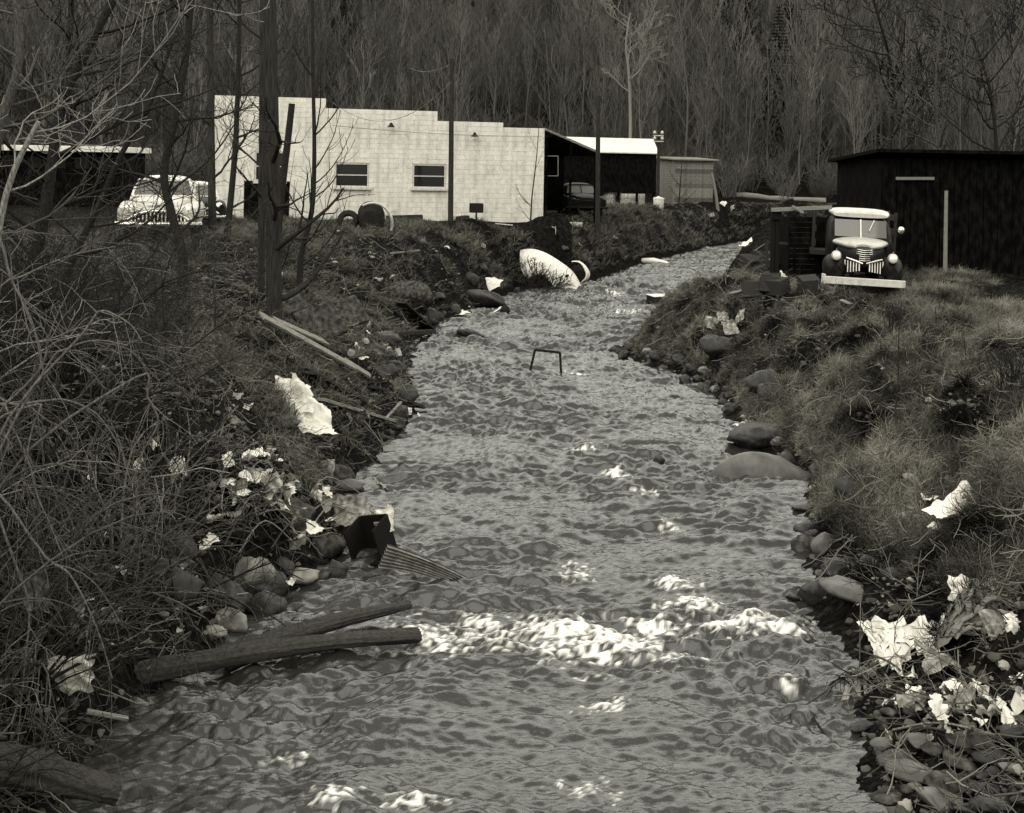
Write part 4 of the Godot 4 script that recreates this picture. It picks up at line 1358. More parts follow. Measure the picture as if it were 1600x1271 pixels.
func build_vehicles() -> void:
	var p := ground_px(255, 404)
	var c := at(256, 395, 30.9)
	build_sedan("pale roofed sedan car facing the stream behind the thicket", M.paint_pale, M.paint_white, Vector3(c.x, height(c.x, 29.5), -30.9), 0.22, M.chrome)
	c = at(302, 370, 42.0)
	build_sedan("dark sedan with white roof behind the pale car", M.paint_dark, M.paint_white, Vector3(c.x, height(c.x, 42.0), -42.0), 0.3, M.chrome)
	c = at(905, 330, 58.0)
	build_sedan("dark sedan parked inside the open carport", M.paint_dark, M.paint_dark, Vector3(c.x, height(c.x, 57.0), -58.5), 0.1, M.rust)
	c = at(1337, 470, 31.2)
	build_truck(Vector3(c.x, height(c.x, 30.0) + 0.0, -31.2), -0.19)
	var wb := Vector3(at(1262, 440, 33.5).x, height(at(1262, 440, 33.5).x, 33.5), -33.5)
	var wt := thing("plank_bin", "black plank sided bin standing left of the truck", "bin", wb)
	for k in 12:
		var gg := Geo.new()
		gg.box(wb + Vector3(0, 0.08 + 0.145 * k, 0), Vector3(0.55 - 0.002 * (k % 2), 0.066, 0.02 + 0.004 * (k % 3)))
		part(wt, "plank", gg, M.dark_wall)
	for s in [-1.0, 1.0]:
		var gg := Geo.new()
		gg.box(wb + Vector3(0.52 * s, 0.85, -0.62), Vector3(0.02, 0.88, 0.58))
		part(wt, "side", gg, M.dark_wall)
	var g := Geo.new()
	var b0 := at(1206, 328, 31.5); var b1 := at(1300, 324, 31.0)
	g.beam(b0, b1, 0.12, 0.1)
	single("timber_beam", "pale timber sticking out left from the truck load", "timber", g, M.wood, b0)
	g = Geo.new()
	g.beam(at(1238, 322, 31.2), at(1256, 333, 31.1), 0.05, 0.06)
	single("timber_offcut", "short pale offcut slanting across the truck timber", "timber", g, M.wood, at(1238, 322, 31.2))
	g = Geo.new()
	for q in [[1208, 1.0], [1215, 0.9]]:
		var u := at(q[0], 334, 31.6)
		g.beam(u, Vector3(u.x, height(u.x, 31.6) - 0.2, u.z), 0.1, 0.1, Vector3.RIGHT)
	g.box(at(1213, 337, 31.55), Vector3(0.13, 0.1, 0.06))
	single("trestle", "dark trestle holding the far end of the truck timber", "trestle", g, M.black, Vector3(at(1210, 334, 31.6).x, height(at(1210, 334, 31.6).x, 31.6), -31.6))

# ---------------------------------------------------------------- stones
var rocks := []
func rock_mesh(seed_: int, jag: float) -> ArrayMesh:
	var n := FastNoiseLite.new()
	n.seed = seed_; n.frequency = 0.55; n.fractal_octaves = 3
	rng.seed = seed_
	var cuts := []
	for k in 5:
		cuts.append([Vector3(rng.randfn(), rng.randfn(), rng.randfn()).normalized(), rng.randf_range(0.6, 0.9)])
	var p := PackedVector3Array()
	var nu := 18; var nv := 11
	for j in nv:
		var b := PI * j / (nv - 1) - PI / 2
		for i in nu:
			var a := TAU * i / nu
			var q := Vector3(cos(a) * cos(b), sin(b), sin(a) * cos(b))
			var r := 1.0 + n.get_noise_3dv(q * 2.2) * jag
			q *= r
			for c in cuts:
				var over: float = q.dot(c[0]) - c[1]
				if over > 0.0: q -= c[0] * over * 0.85
			p.append(q)
	var g := Geo.new()
	g.grid(p, nu, nv, true)
	return g.commit()
func rock(px: float, py: float, wpx: float, flat: float, m: Material, label: String, k := 0, group := "", turn := 0.0, deep := 0.8) -> void:
	var p := ground_px(px, py)
	var r := wpx / 2.0 / F * -p.z
	var bs := Basis.from_euler(Vector3(rng.randfn() * 0.12, turn, rng.randfn() * 0.12)) * Basis.from_scale(Vector3(r, r * flat, r * deep))
	msingle("boulder" if wpx > 60 else "rock", label, "rock", rocks[k % rocks.size()], m, Transform3D(bs, p + Vector3(0, r * flat * 0.45, 0)), group)
func build_rocks() -> void:
	for k in 9: rocks.append(rock_mesh(600 + k, [0.35, 0.5, 0.25][k % 3]))
	rng.seed = 610
	# the long smooth hump in the water by the right bank
	var p0 := lev(1104, 742); var p1 := lev(1276, 742)
	var c := (p0 + p1) / 2
	var g := Geo.new()
	var pts := PackedVector3Array()
	var n := 22; var m := 13
	for j in m:
		var v := j / (m - 1.0)
		for i in n:
			var u := i / (n - 1.0)
			var w := pow(sin(PI * clampf(u * 0.97 + 0.015, 0, 1)), 0.75) * (0.55 + 0.45 * u)
			var h := sin(PI * pow(u, 0.8)) * 0.42 * pow(sin(PI * v), 0.7) + (0.025 * smoothstep(0.62, 0.66, u) * (1.0 - smoothstep(0.66, 0.8, u))) * sin(PI * v)
			pts.append(p0.lerp(p1, u) + Vector3(0, h - 0.06 + 0.012 * fn.get_noise_2d(u * 300.0, v * 300.0), (v - 0.5) * -0.95 * w))
	g.grid(pts, n, m)
	single("smooth_boulder", "long smooth humped grey boulder lying in the water by right bank", "rock", g, M.rock_smooth, c)
	rock(1330, 935, 100, 0.28, M.rock_smooth, "wide flat smooth boulder at the water's edge below the mossy bank", 2, "", 0.2, 0.9)
	rock(1285, 862, 46, 0.8, M.rock_smooth, "smooth grey stone under the overhanging right bank", 5)
	rock(1262, 795, 60, 0.3, M.rock_smooth, "low smooth stone just under the long humped boulder", 5)
	rock(1417, 812, 24, 0.6, M.rock_pale, "pale round stone beside the white paper on the grass", 2)
	rock(1575, 850, 34, 0.65, M.rock_pale, "grey round stone half sunk in grass at right edge", 5)
	rock(1283, 715, 24, 0.7, M.rock, "small stone at the upper right of the humped boulder", 1)
	rock(1420, 758, 20, 0.6, M.rock_pale, "small pale stone on the grass near the tall sapling", 4)
	for q in [[1012, 556, 16], [1025, 562, 24], [1044, 563, 20], [1062, 572, 26], [1080, 580, 22], [1000, 548, 14], [1092, 596, 20], [1106, 606, 18], [1118, 614, 20], [985, 545, 18], [1132, 625, 22], [1140, 645, 26], [1128, 600, 18], [1050, 548, 22], [1075, 560, 18], [1100, 582, 20], [1165, 672, 22], [1190, 690, 20], [1215, 700, 24]]:
		rock(q[0], q[1], q[2], rng.randf_range(0.5, 0.8), [M.rock, M.rock_dark, M.rock_pale][rng.randi() % 3], "small stone on the stony spit along the right bank", rng.randi() % 9, "stones of the right bank spit", rng.randf() * TAU)
	rock(1120, 560, 60, 0.6, M.rock_dark, "dark mossy boulder rising from the stony spit", 3)
	rock(1200, 612, 70, 0.6, M.rock_dark, "dark boulder jutting from right bank above the white rag", 6)
	rock(1190, 690, 110, 0.35, M.rock_dark, "long dark flat boulder at the foot of right bank", 7, "", 0.3)
	rock(1055, 628, 16, 0.9, M.rock_dark, "small black stone standing in open water near right bank", 1)
	rock(1030, 727, 18, 0.9, M.rock_dark, "black stone with a twig in open water left of humped boulder", 4)
	rock(947, 990, 12, 0.9, M.rock_dark, "tiny black stone in the white rapids", 4)
	rock(735, 525, 42, 0.35, M.rock_dark, "dark flat stone awash near the left bank", 7)
	rock(638, 732, 34, 0.4, M.rock, "dark low stone awash near left bank below the white bag", 2)
	rock(860, 590, 40, 0.12, M.rock_dark, "dark slab awash under the upright frame", 2)
	# flat ledges of the lower right corner
	for q in [[1405, 1192, 66, 0.22, 1], [1420, 1218, 80, 0.26, 2], [1462, 1190, 44, 0.4, 0], [1500, 1200, 60, 0.3, 3], [1550, 1190, 60, 0.35, 4], [1580, 1215, 50, 0.3, 5], [1480, 1235, 70, 0.3, 6], [1540, 1240, 56, 0.3, 7], [1470, 1262, 84, 0.25, 8], [1390, 1250, 60, 0.2, 0], [1560, 1265, 70, 0.3, 1], [1510, 1275, 50, 0.3, 3], [1380, 1165, 44, 0.3, 2], [1345, 1145, 40, 0.3, 4], [1440, 1165, 60, 0.3, 5], [1520, 1165, 80, 0.3, 6], [1590, 1165, 60, 0.35, 7]]:
		rock(q[0], q[1], q[2], q[3], [M.rock, M.rock_dark, M.rock_smooth][int(q[4]) % 3], "flat slabby stone on the gravel shore at lower right", q[4], "slabby stones of the lower right shore", rng.randfn() * 0.4)
	for k in 60:
		rock(rng.randf_range(1370, 1600), rng.randf_range(1100, 1271), rng.randf_range(12, 30), 0.5, [M.rock, M.rock_dark][k % 2], "small stone on the gravel shore at lower right", k, "small stones of the lower right shore", rng.randf() * TAU)
	# left bank
	for q in [[395, 925, 80, 0.75, "pale pitted boulder beside the trash heap at left", 0], [470, 912, 60, 0.45, "pale low boulder at water's edge left of corrugated sheet", 2], [345, 942, 34, 0.5, "pale oval stone above the pointed stone at left", 5], [362, 985, 60, 0.7, "pointed pale stone at the edge behind the logs", 3], [335, 1000, 36, 0.6, "small pale stone left of the pointed stone", 1], [425, 1002, 30, 0.8, "small dark stone between the pointed stone and the logs", 4]]:
		rock(q[0], q[1], q[2], q[3], M.rock_pale if q[5] != 4 else M.rock_dark, q[4], q[5])
	rock(535, 765, 70, 0.35, M.rock_smooth, "smooth grey slab at the water below the torn rag", 2)
	rock(640, 480, 84, 0.6, M.rock, "large humped boulder on left bank below the white building", 3)
	rock(672, 506, 40, 0.8, M.rock_dark, "dark boulder at the water below the large humped boulder", 6)
	rock(750, 478, 74, 0.45, M.rock_dark, "dark broad boulder at the water left of the wrecked car", 1)
	rock(600, 540, 50, 0.6, M.rock_dark, "dark stone behind the heap of cans", 7)
	for k in 70:
		var f := rng.randf()
		var d := 12.0 + 38.0 * f * f
		var x := left_edge(d) - rng.randf_range(-0.25, 0.9)
		var s := rng.randf_range(0.08, 0.3)
		msingle("rock", "stone along the water's edge of the left bank", "rock", rocks[rng.randi() % 9], [M.rock_dark, M.rock, M.rock_dark][k % 3], Transform3D(Basis.from_euler(Vector3(rng.randfn() * 0.3, rng.randf() * TAU, rng.randfn() * 0.3)) * Basis.from_scale(Vector3(s, s * rng.randf_range(0.4, 0.8), s * 0.8)), Vector3(x, maxf(height(x, d), 0.0) + s * 0.15, -d)), "stones along the left water's edge")
	for k in 50:
		var f := rng.randf()
		var d := 13.0 + 40.0 * f * f
		var x := right_edge(d) + rng.randf_range(-0.3, 0.7)
		var s := rng.randf_range(0.07, 0.24)
		msingle("rock", "stone along the water's edge of the right bank", "rock", rocks[rng.randi() % 9], [M.rock_dark, M.rock, M.rock_dark][k % 3], Transform3D(Basis.from_euler(Vector3(rng.randfn() * 0.3, rng.randf() * TAU, rng.randfn() * 0.3)) * Basis.from_scale(Vector3(s, s * rng.randf_range(0.4, 0.8), s * 0.8)), Vector3(x, maxf(height(x, d), 0.0) + s * 0.15, -d)), "stones along the right water's edge")

# ---------------------------------------------------------------- rubbish
func crumple(seed_: int, w: float, l: float, amp: float, n := 14, folds := 6, soft := 0.0) -> Geo:       # a creased sheet of uneven outline, lying flat round the origin
	var r := RandomNumberGenerator.new()
	r.seed = seed_
	var no := FastNoiseLite.new()
	no.seed = seed_; no.frequency = 1.0; no.fractal_octaves = 2
	var c := [Vector2(-1, -1), Vector2(1, -1), Vector2(1, 1), Vector2(-1, 1)]
	for k in 4: c[k] *= Vector2(r.randf_range(0.55, 1.1), r.randf_range(0.55, 1.1))
	var fo := []
	for k in folds:
		var an := r.randf() * TAU
		fo.append([Vector2(cos(an), sin(an)), r.randf_range(-0.8, 0.8), r.randf_range(-1.0, 1.0)])
	var g := Geo.new()
	var p := PackedVector3Array()
	for side in 2:
		for j in n:
			for i in n:
				var u := i / (n - 1.0); var v := j / (n - 1.0)
				var ca: Vector2 = c[0]; var cb: Vector2 = c[1]; var cc: Vector2 = c[2]; var cd: Vector2 = c[3]
				var q := ca.lerp(cb, u).lerp(cd.lerp(cc, u), v)
				q += Vector2(no.get_noise_2d(q.x * 1.3, q.y * 1.3), no.get_noise_2d(q.x * 1.3 + 50.0, q.y * 1.3)) * 0.18
				var y := 0.0
				for f in fo:
					var e: float = q.dot(f[0]) - f[1]
					y += f[2] * sqrt(e * e + 0.0004 + soft * 0.03)
				y = y * amp * 0.75 + no.get_noise_2d(q.x * 1.5 + 9.0, q.y * 1.5) * amp * 0.35 + no.get_noise_2d(q.x * 5.0, q.y * 5.0) * amp * 0.1
				p.append(Vector3(q.x * w / 2, y - side * 0.003, q.y * l / 2))
		g.grid(p, n, n)
		p.clear()
	return g
func sheet(called: String, label: String, category: String, px: float, py: float, wpx: float, lpx: float, amp: float, m: Material, seed_: int, tilt := 0.4, turn := 0.0, roll := 0.0, lift := 0.03, group := "", n := 18) -> MeshInstance3D:
	var p := ground_px(px, py)
	var s := -p.z / F
	var g := crumple(seed_, wpx * s * 1.15, lpx * s * 1.15, amp * 1.2, n, 6, 1.0 if called == "rag" else 0.0)
	return msingle(called, label, category, g.commit(), m, Transform3D(Basis.from_euler(Vector3(tilt, turn, roll)), p + Vector3(0, lift, 0)), group)
var scraps := []
func scrap(px: float, py: float, wpx: float, m: Material, label: String, group := "", lift := 0.02) -> void:
	var p := ground_px(px, py)
	var s := wpx / F * -p.z
	msingle("paper_scrap", label, "paper", scraps[rng.randi() % scraps.size()], m, Transform3D(Basis.from_euler(Vector3(rng.randf_range(0.1, 1.1), rng.randf() * TAU, rng.randfn() * 0.35)) * Basis.from_scale(Vector3.ONE * s), p + Vector3(0, s * 0.25 + lift, 0)), group)
func stick(called: String, label: String, category: String, pts: Array, r0: float, r1: float, m: Material, sides := 6, knots := 0.0, group := "") -> MeshInstance3D:
	var path := PackedVector3Array(pts)
	var fine := PackedVector3Array(); var rad := PackedFloat32Array()
	for i in path.size() - 1:
		for k in 5: fine.append(path[i].cubic_interpolate(path[i + 1], path[maxi(i - 1, 0)], path[mini(i + 2, path.size() - 1)], k / 5.0))
	fine.append(path[path.size() - 1])
	for i in fine.size():
		var f := i / (fine.size() - 1.0)
		rad.append(lerpf(r0, r1, f) * (1.0 + knots * fn.get_noise_1d(i * 60.0 + path[0].x * 100.0)))
	var g := Geo.new()
	g.tube(fine, rad, sides, true)
	return single(called, label, category, g, m, path[0])
func log_piece(label: String, a: Vector3, b: Vector3, r0: float, r1: float, m: Material, seed_: int) -> void:       # split, weathered log with grooves along it
	var no := FastNoiseLite.new()
	no.seed = seed_; no.frequency = 1.0
	var t := (b - a)
	var z := t.normalized()
	var x := Vector3.UP.cross(z).normalized(); var y := z.cross(x)
	var g := Geo.new()
	var p := PackedVector3Array()
	var n := 30; var mm := 34
	for j in mm:
		var f := j / (mm - 1.0)
		var bend := Vector3.UP * sin(f * PI) * t.length() * 0.02
		for i in n:
			var an := TAU * i / n
			var r := lerpf(r0, r1, f) * (1.0 + 0.35 * no.get_noise_2d(cos(an) * 1.6, sin(an) * 1.6 + f * 1.5) + 0.22 * no.get_noise_2d(an * 3.0 * (1.0 if i < n / 2 else 1.0), f * 1.2 + 30.0) + 0.12 * no.get_noise_2d(cos(an) * 6.0, f * 14.0))
			var e := (no.get_noise_2d(an * 2.0, 55.0) * 0.1) if j == 0 or j == mm - 1 else 0.0
			p.append(a + t * (f + e * (1.0 if j == 0 else -1.0) * 0.1) + bend + x * cos(an) * r + y * sin(an) * r * 0.85)
	g.grid(p, n, mm, true)
	g.fan(p.slice((mm - 1) * n))
	var s := p.slice(0, n); s.reverse()
	g.fan(s)
	single("driftwood_log", label, "log", g, m, Vector3(a.x, minf(a.y, b.y), a.z))
func board(label: String, a: Vector3, b: Vector3, w: float, th: float, m: Material, up := Vector3.UP) -> MeshInstance3D:
	var g := Geo.new()
	var z := (b - a).normalized()
	var x := up.cross(z).normalized()
	g.box(Vector3.ZERO, Vector3(w / 2, th / 2, a.distance_to(b) / 2), Basis(), 0.006)
	return msingle("plank", label, "plank", g.commit(), m, Transform3D(Basis(x, z.cross(x), z), (a + b) / 2))

func build_debris() -> void:
	for k in 9: scraps.append(crumple(700 + k, 1.1, 0.9, 0.5, 10, 5).commit())
	rng.seed = 720
	var g: Geo
	# --- lower right: white sheet, striped cloth, heap of paper
	var p := ground_px(1400, 1025)
	var d := -p.z
	g = Geo.new()
	var pts := PackedVector3Array()
	var n := 26
	for j in n:
		for i in n:
			var u := i / (n - 1.0); var v := j / (n - 1.0)
			var q := ground_px(lerpf(1338, 1372, v) + u * lerpf(140, 92, v), lerpf(988, 1046, v) + u * 8.0 + 12.0 * sin(u * 3.0) * v)
			q.y += 0.07 + 0.07 * fn.get_noise_2d(u * 220.0, v * 160.0) + 0.03 * fn2.get_noise_2d(u * 600.0, v * 300.0) + 0.08 * absf(u - 0.3 - 0.3 * v) - 0.05 * pow(v, 3.0)
			pts.append(q)
	g.grid(pts, n, n)
	single("white_sheet", "large white plastic sheet spread at the water's edge at lower right", "sheet", g, M.paper, p)
	g = Geo.new()
	pts = PackedVector3Array()
	for j in 34:
		for i in 14:
			var u := i / 13.0; var v := j / 33.0
			var q := ground_px(1478 + u * 88 - 20.0 * v, 975 + v * 66 + 26.0 * u * (1.0 - v) - 30.0 * u * u)
			q += Vector3(0, 0.1 + 0.12 * sin(u * PI), 0)
			q += Vector3(0, 0.035 * sin(v * 30.0 + u * 5.0) * (0.4 + 0.6 * u), 0.05 * cos(v * 30.0 + u * 5.0) + 0.06 * fn.get_noise_2d(u * 200.0, v * 200.0))
			pts.append(q)
	g.grid(pts, 14, 34)
	single("folded_cloth", "dark pleated cloth heaped beside the white plastic sheet", "cloth", g, M.cloth_dark, ground_px(1515, 1030))
	sheet("rag", "pale torn rag below the pleated cloth", "cloth", 1475, 1050, 90, 60, 0.16, M.paper2, 731, 0.6, 0.3, 0.1, 0.06)
	sheet("rag", "grey rag hanging from the right end of the pleated cloth", "cloth", 1560, 990, 60, 50, 0.14, M.paper2, 732, 0.9, -0.5, 0.2, 0.08)
	sheet("paper_sheet", "white pointed paper standing in the grass above the pleated cloth", "paper", 1548, 945, 34, 40, 0.05, M.paper, 733, 1.0, 0.5, 0.3, 0.08)
	sheet("paper_sheet", "white curled paper just above the pleated cloth", "paper", 1512, 972, 46, 40, 0.1, M.paper, 734, 0.9, -0.3, 0.1, 0.08)
	sheet("paper_sheet", "white paper at right edge beside the grey rag", "paper", 1585, 985, 40, 26, 0.08, M.paper, 735, 0.6, 0.2, 0.1, 0.05)
	for q in [[1430, 1098, 30], [1452, 1100, 34], [1470, 1108, 28], [1415, 1120, 26], [1490, 1095, 26], [1510, 1110, 40], [1530, 1100, 26], [1548, 1108, 34], [1575, 1112, 40], [1595, 1130, 36], [1500, 1130, 26], [1465, 1145, 40], [1525, 1145, 36], [1550, 1150, 40], [1580, 1155, 40], [1440, 1130, 20], [1410, 1100, 20], [1560, 1130, 24], [1390, 1110, 20], [1540, 1090, 20], [1600, 1100, 30], [1480, 1160, 26], [1510, 1165, 30]]:
		scrap(q[0], q[1], q[2], [M.paper, M.paper, M.paper2][rng.randi() % 3], "crumpled paper in the trash heap on the lower right shore", "papers of the lower right trash heap", 0.03)
	for k in 44:
		scrap(rng.randf_range(1380, 1600), rng.randf_range(1075, 1180), rng.randf_range(6, 17), [M.paper, M.paper2, M.cloth_dark][k % 3], "small scrap in the trash heap on the lower right shore", "scraps of the lower right trash heap", 0.03)
	# drift sticks there
	var w := func(px, py, lift): return ground_px(px, py) + Vector3(0, lift, 0)
	stick("stick", "upright thin reed standing before the white plastic sheet", "stick", [w.call(1343, 1052, 0.0), at(1344, 1000, 11.2), at(1345, 935, 11.15)], 0.006, 0.004, M.bark_pale)
	stick("stick", "long thin branch arching over the white plastic sheet", "stick", [at(1335, 1015, 11.4), at(1390, 1035, 11.2), at(1435, 1072, 11.0), w.call(1480, 1090, 0.02)], 0.009, 0.012, M.bark_mid)
	stick("stick", "thin branch reaching left over the water from the root clump", "stick", [w.call(1222, 1124, 0.0), at(1262, 1100, 10.7), w.call(1318, 1082, 0.12)], 0.006, 0.012, M.bark_mid)
	stick("stick", "curved branch below the trash heap papers", "stick", [w.call(1398, 1115, 0.06), at(1420, 1140, 10.1), w.call(1452, 1160, 0.04), w.call(1590, 1176, 0.05)], 0.016, 0.01, M.bark_mid)
	stick("stick", "straight pale stick lying along the bottom of the trash heap", "stick", [w.call(1395, 1155, 0.05), w.call(1470, 1162, 0.06), w.call(1565, 1172, 0.05)], 0.01, 0.008, M.bark_pale)
	stick("stick", "bent twig poking out of water at lower right", "stick", [w.call(1272, 1118, -0.02), at(1275, 1128, 10.3), w.call(1290, 1150, -0.03)], 0.007, 0.012, M.bark)
	# root clump with hanging strips
	var rb := ground_px(1328, 1085)
	var t := thing("root_clump", "tangle of roots and strips caught at the lower right shore", "driftwood", rb)
	for k in 26:
		g = Geo.new()
		var a0 := rb + Vector3(rng.randfn() * 0.05, 0.12 + rng.randf() * 0.06, rng.randfn() * 0.05)
		limb(g, a0, Vector3(rng.randfn(), rng.randf_range(-0.9, 0.5), rng.randfn() + 0.4), rng.randf_range(0.12, 0.36), rng.randf_range(0.006, 0.014), 0, {segs = 5, wander = 0.3, lift = -0.12, levels = 1, kids = [2], ratio = 0.5, rmin = 0.003})
		part(t, "root", g, [M.bark, M.bark_mid, M.bark_pale][k % 3])
	for k in 5:
		g = Geo.new()
		var a0 := rb + Vector3(-0.06 + 0.05 * k, 0.1, 0.1)
		g.quad(a0, a0 + Vector3(0.03, 0, 0), a0 + Vector3(0.02 + rng.randfn() * 0.04, -0.14, 0.06), a0 + Vector3(-0.01 + rng.randfn() * 0.04, -0.15, 0.06))
		part(t, "strip", g, M.paper2)
	# white patches on the right bank
	sheet("paper_sheet", "long white torn paper lying on the grass of right bank", "paper", 1500, 812, 90, 40, 0.1, M.paper, 741, 0.1, 0.35, 0.1, 0.06)
	sheet("paper_sheet", "white crumpled paper just below the long torn paper", "paper", 1478, 832, 50, 30, 0.1, M.paper, 742, 0.2, 0.1, 0.0, 0.05)
	sheet("paper_sheet", "small white paper left of the long torn paper", "paper", 1450, 810, 26, 24, 0.06, M.paper, 743, 0.2, 0.1, 0.0, 0.05)
	sheet("rag", "white rag at the waterline under right bank", "cloth", 1175, 660, 44, 30, 0.1, M.paper, 744, 0.2, 0.4, 0.0, 0.04)
	for q in [[1118, 512, 30, "upright pale cardboard piece on the right bank dump"], [1140, 525, 26, "flat pale cardboard piece at the foot of right bank dump"], [1152, 503, 26, "folded pale cardboard piece at the top of right bank dump"], [1130, 505, 20, "small pale cardboard piece in the middle of right bank dump"]]:
		sheet("cardboard_piece", q[3], "cardboard", q[0], q[1], q[2], 24, 0.06, M.paper2, int(q[0]), 0.9, rng.randfn() * 0.5, rng.randfn() * 0.3, 0.12)
	board("short pale plank on the right bank dump", w.call(1140, 482, 0.1), w.call(1178, 469, 0.25), 0.12, 0.04, M.wood)
	board("pale board on the ground in front of the truck", w.call(1314, 478, 0.08), w.call(1330, 482, 0.06), 0.2, 0.03, M.wood)
	# heap of scrap left of the truck
	rng.seed = 750
	for k in 26:
		var px := rng.randf_range(1165, 1275); var py := rng.randf_range(395, 465)
		var a0 := ground_px(px, py)
		if a0.y < 0.3: continue
		var g2 := Geo.new()
		if k % 3 == 0:
			board("dark board in the scrap heap left of the truck", a0 + Vector3(0, 0.1, 0), a0 + Vector3(rng.randfn() * 0.6, 0.2 + rng.randf() * 0.4, rng.randfn() * 0.4), 0.14, 0.03, [M.wood_dark, M.wood][int(k % 6 == 0)]).set_meta("group", "boards of the scrap heap left of the truck")
		elif k % 3 == 1:
			g2.box(Vector3.ZERO, Vector3(0.22, 0.18, 0.2), Basis(), 0.01)
			for s in 4: g2.box(Vector3(0, -0.13 + 0.09 * s, 0.205), Vector3(0.225, 0.03, 0.008))
			msingle("crate", "dark crate in the scrap heap left of the truck", "crate", g2.commit(), M.wood_dark, Transform3D(Basis.from_euler(Vector3(rng.randfn() * 0.2, rng.randf() * TAU, rng.randfn() * 0.2)), a0 + Vector3(0, 0.15, 0)), "crates of the scrap heap left of the truck")
		else:
			scrap(px, py, rng.randf_range(10, 24), [M.paper, M.paper2][k % 2], "pale scrap in the scrap heap left of the truck", "pale scraps left of the truck", 0.08)
	g = Geo.new()
	g.beam(w.call(1240, 440, 0.0), w.call(1240, 440, 0.0) + Vector3(0.03, 1.0, 0), 0.07, 0.07, Vector3.RIGHT)
	g.beam(w.call(1240, 440, 0.0) + Vector3(0, 1.0, 0), w.call(1240, 440, 0.0) + Vector3(-0.75, 1.05, 0), 0.07, 0.07)
	g.beam(w.call(1240, 440, 0.0) + Vector3(-0.75, -0.2, 0), w.call(1240, 440, 0.0) + Vector3(-0.75, 1.05, 0), 0.06, 0.06, Vector3.RIGHT)
	single("wood_frame", "weathered square wooden frame left of the truck", "frame", g, M.wood_dark, w.call(1240, 440, 0.0))
	# hoop on the bank
	var hp := at(1106, 462, 41.5)
	g = Geo.new()
	var hoop := PackedVector3Array(); var hr := PackedFloat32Array()
	for i in 25:
		var an := TAU * i / 24.0
		hoop.append(hp + Vector3(cos(an) * 0.28, sin(an) * 0.28, sin(an) * 0.05)); hr.append(0.014)
	g.tube(hoop, hr, 6)
	for i in 6:
		var an := TAU * i / 12.0
		g.rod(hp + Vector3(cos(an) * 0.28, sin(an) * 0.28, sin(an) * 0.05), hp - Vector3(cos(an) * 0.28, sin(an) * 0.28, sin(an) * 0.05), 0.004, 4)
	single("wheel_hoop", "thin spoked wheel hoop standing at right bank's water edge", "wheel", g, M.rust, hp - Vector3(0, 0.28, 0))
	# box in the stream
	var bx := lev(1030, 475)
	t = thing("floating_box", "pale topped dark box standing in the stream", "box", bx)
	g = Geo.new()
	g.box(bx + Vector3(0, 0.12, 0), Vector3(0.35, 0.16, 0.3), Basis(Vector3.UP, 0.35), 0.015)
	part(t, "side", g, M.rust)
	g = Geo.new()
	g.box(bx + Vector3(0, 0.295, 0), Vector3(0.36, 0.012, 0.31), Basis(Vector3.UP, 0.35) * Basis(Vector3.RIGHT, 0.04), 0.004)
	part(t, "lid", g, M.white)
	# upright frame in the stream
	var fb := lev(853, 584)
	t = thing("upright_frame", "dark bent metal frame standing upright in midstream", "frame", fb)
	var fd := -fb.z
	var fr := [at(826, 590, fd), at(836, 547, fd), at(875, 551, fd), at(877, 588, fd)]
	for k in 3:
		g = Geo.new()
		var lo: Vector3 = fr[k]; var hi: Vector3 = fr[k + 1]
		g.beam(lo, hi, 0.055, 0.05, Vector3.BACK, 0.01)
		part(t, "bar", g, M.rust)
	for k in 2:
		g = Geo.new()
		ball(g, [at(827, 584, fd), at(877, 585, fd)][k], 0.07, 0.06, 0.06, 10)
		part(t, "foot", g, M.rust)
	# --- wrecked white car in the stream
	wreck()
	g = Geo.new()
	var wb := lev(1018, 411)
	loft(g, [[0.05, -0.02, 0.06, -0.9], [0.3, -0.04, 0.22, -0.5], [0.34, -0.05, 0.26, 0.1], [0.2, -0.05, 0.12, 0.7], [0.04, -0.02, 0.03, 0.95]], 2.4)
	msingle("white_fender", "white fender lying at the water's edge beyond the wrecked car", "fender", g.commit(), M.paint_white, Transform3D(Basis(Vector3.UP, 1.35), wb))
	# --- left bank: planks, bag, cans
	board("long pale plank sloping down the left bank", w.call(408, 527, 0.3), w.call(552, 598, 0.28), 0.2, 0.045, M.wood, Vector3(0.3, 1, 0.5))
	board("second pale plank lying along the long sloping one", w.call(432, 531, 0.3), w.call(508, 569, 0.28), 0.24, 0.04, M.wood, Vector3(0.3, 1, 0.5))
	board("broken pale plank end at foot of the sloping planks", w.call(538, 590, 0.3), w.call(578, 606, 0.2), 0.16, 0.04, M.wood, Vector3(0.2, 1, 0.3))
	board("weathered dark plank beside the white bag", w.call(482, 607, 0.22), w.call(565, 640, 0.12), 0.26, 0.05, M.wood_dark)
	board("long grey plank pointing at the water below the white bag", w.call(500, 642, 0.16), w.call(612, 668, 0.1), 0.16, 0.05, M.wood)
	board("short pale lath crossing the tip of the long grey plank", w.call(592, 672, 0.06), w.call(626, 656, 0.3), 0.05, 0.03, M.wood)
	board("dark plank end at water's edge near the white bag", w.call(585, 618, 0.12), w.call(655, 640, 0.05), 0.3, 0.06, M.wood_dark)
	board("dark timber lying by the water above the cans", w.call(615, 530, 0.1), w.call(676, 524, 0.1), 0.2, 0.1, M.wood_dark)
	board("dark slanting board on bank above the cans", w.call(622, 492, 0.3), w.call(668, 520, 0.1), 0.5, 0.05, M.wood_dark)
	board("pale stick of timber on ground before the white building", w.call(610, 402, 0.06), w.call(655, 400, 0.06), 0.06, 0.05, M.wood)
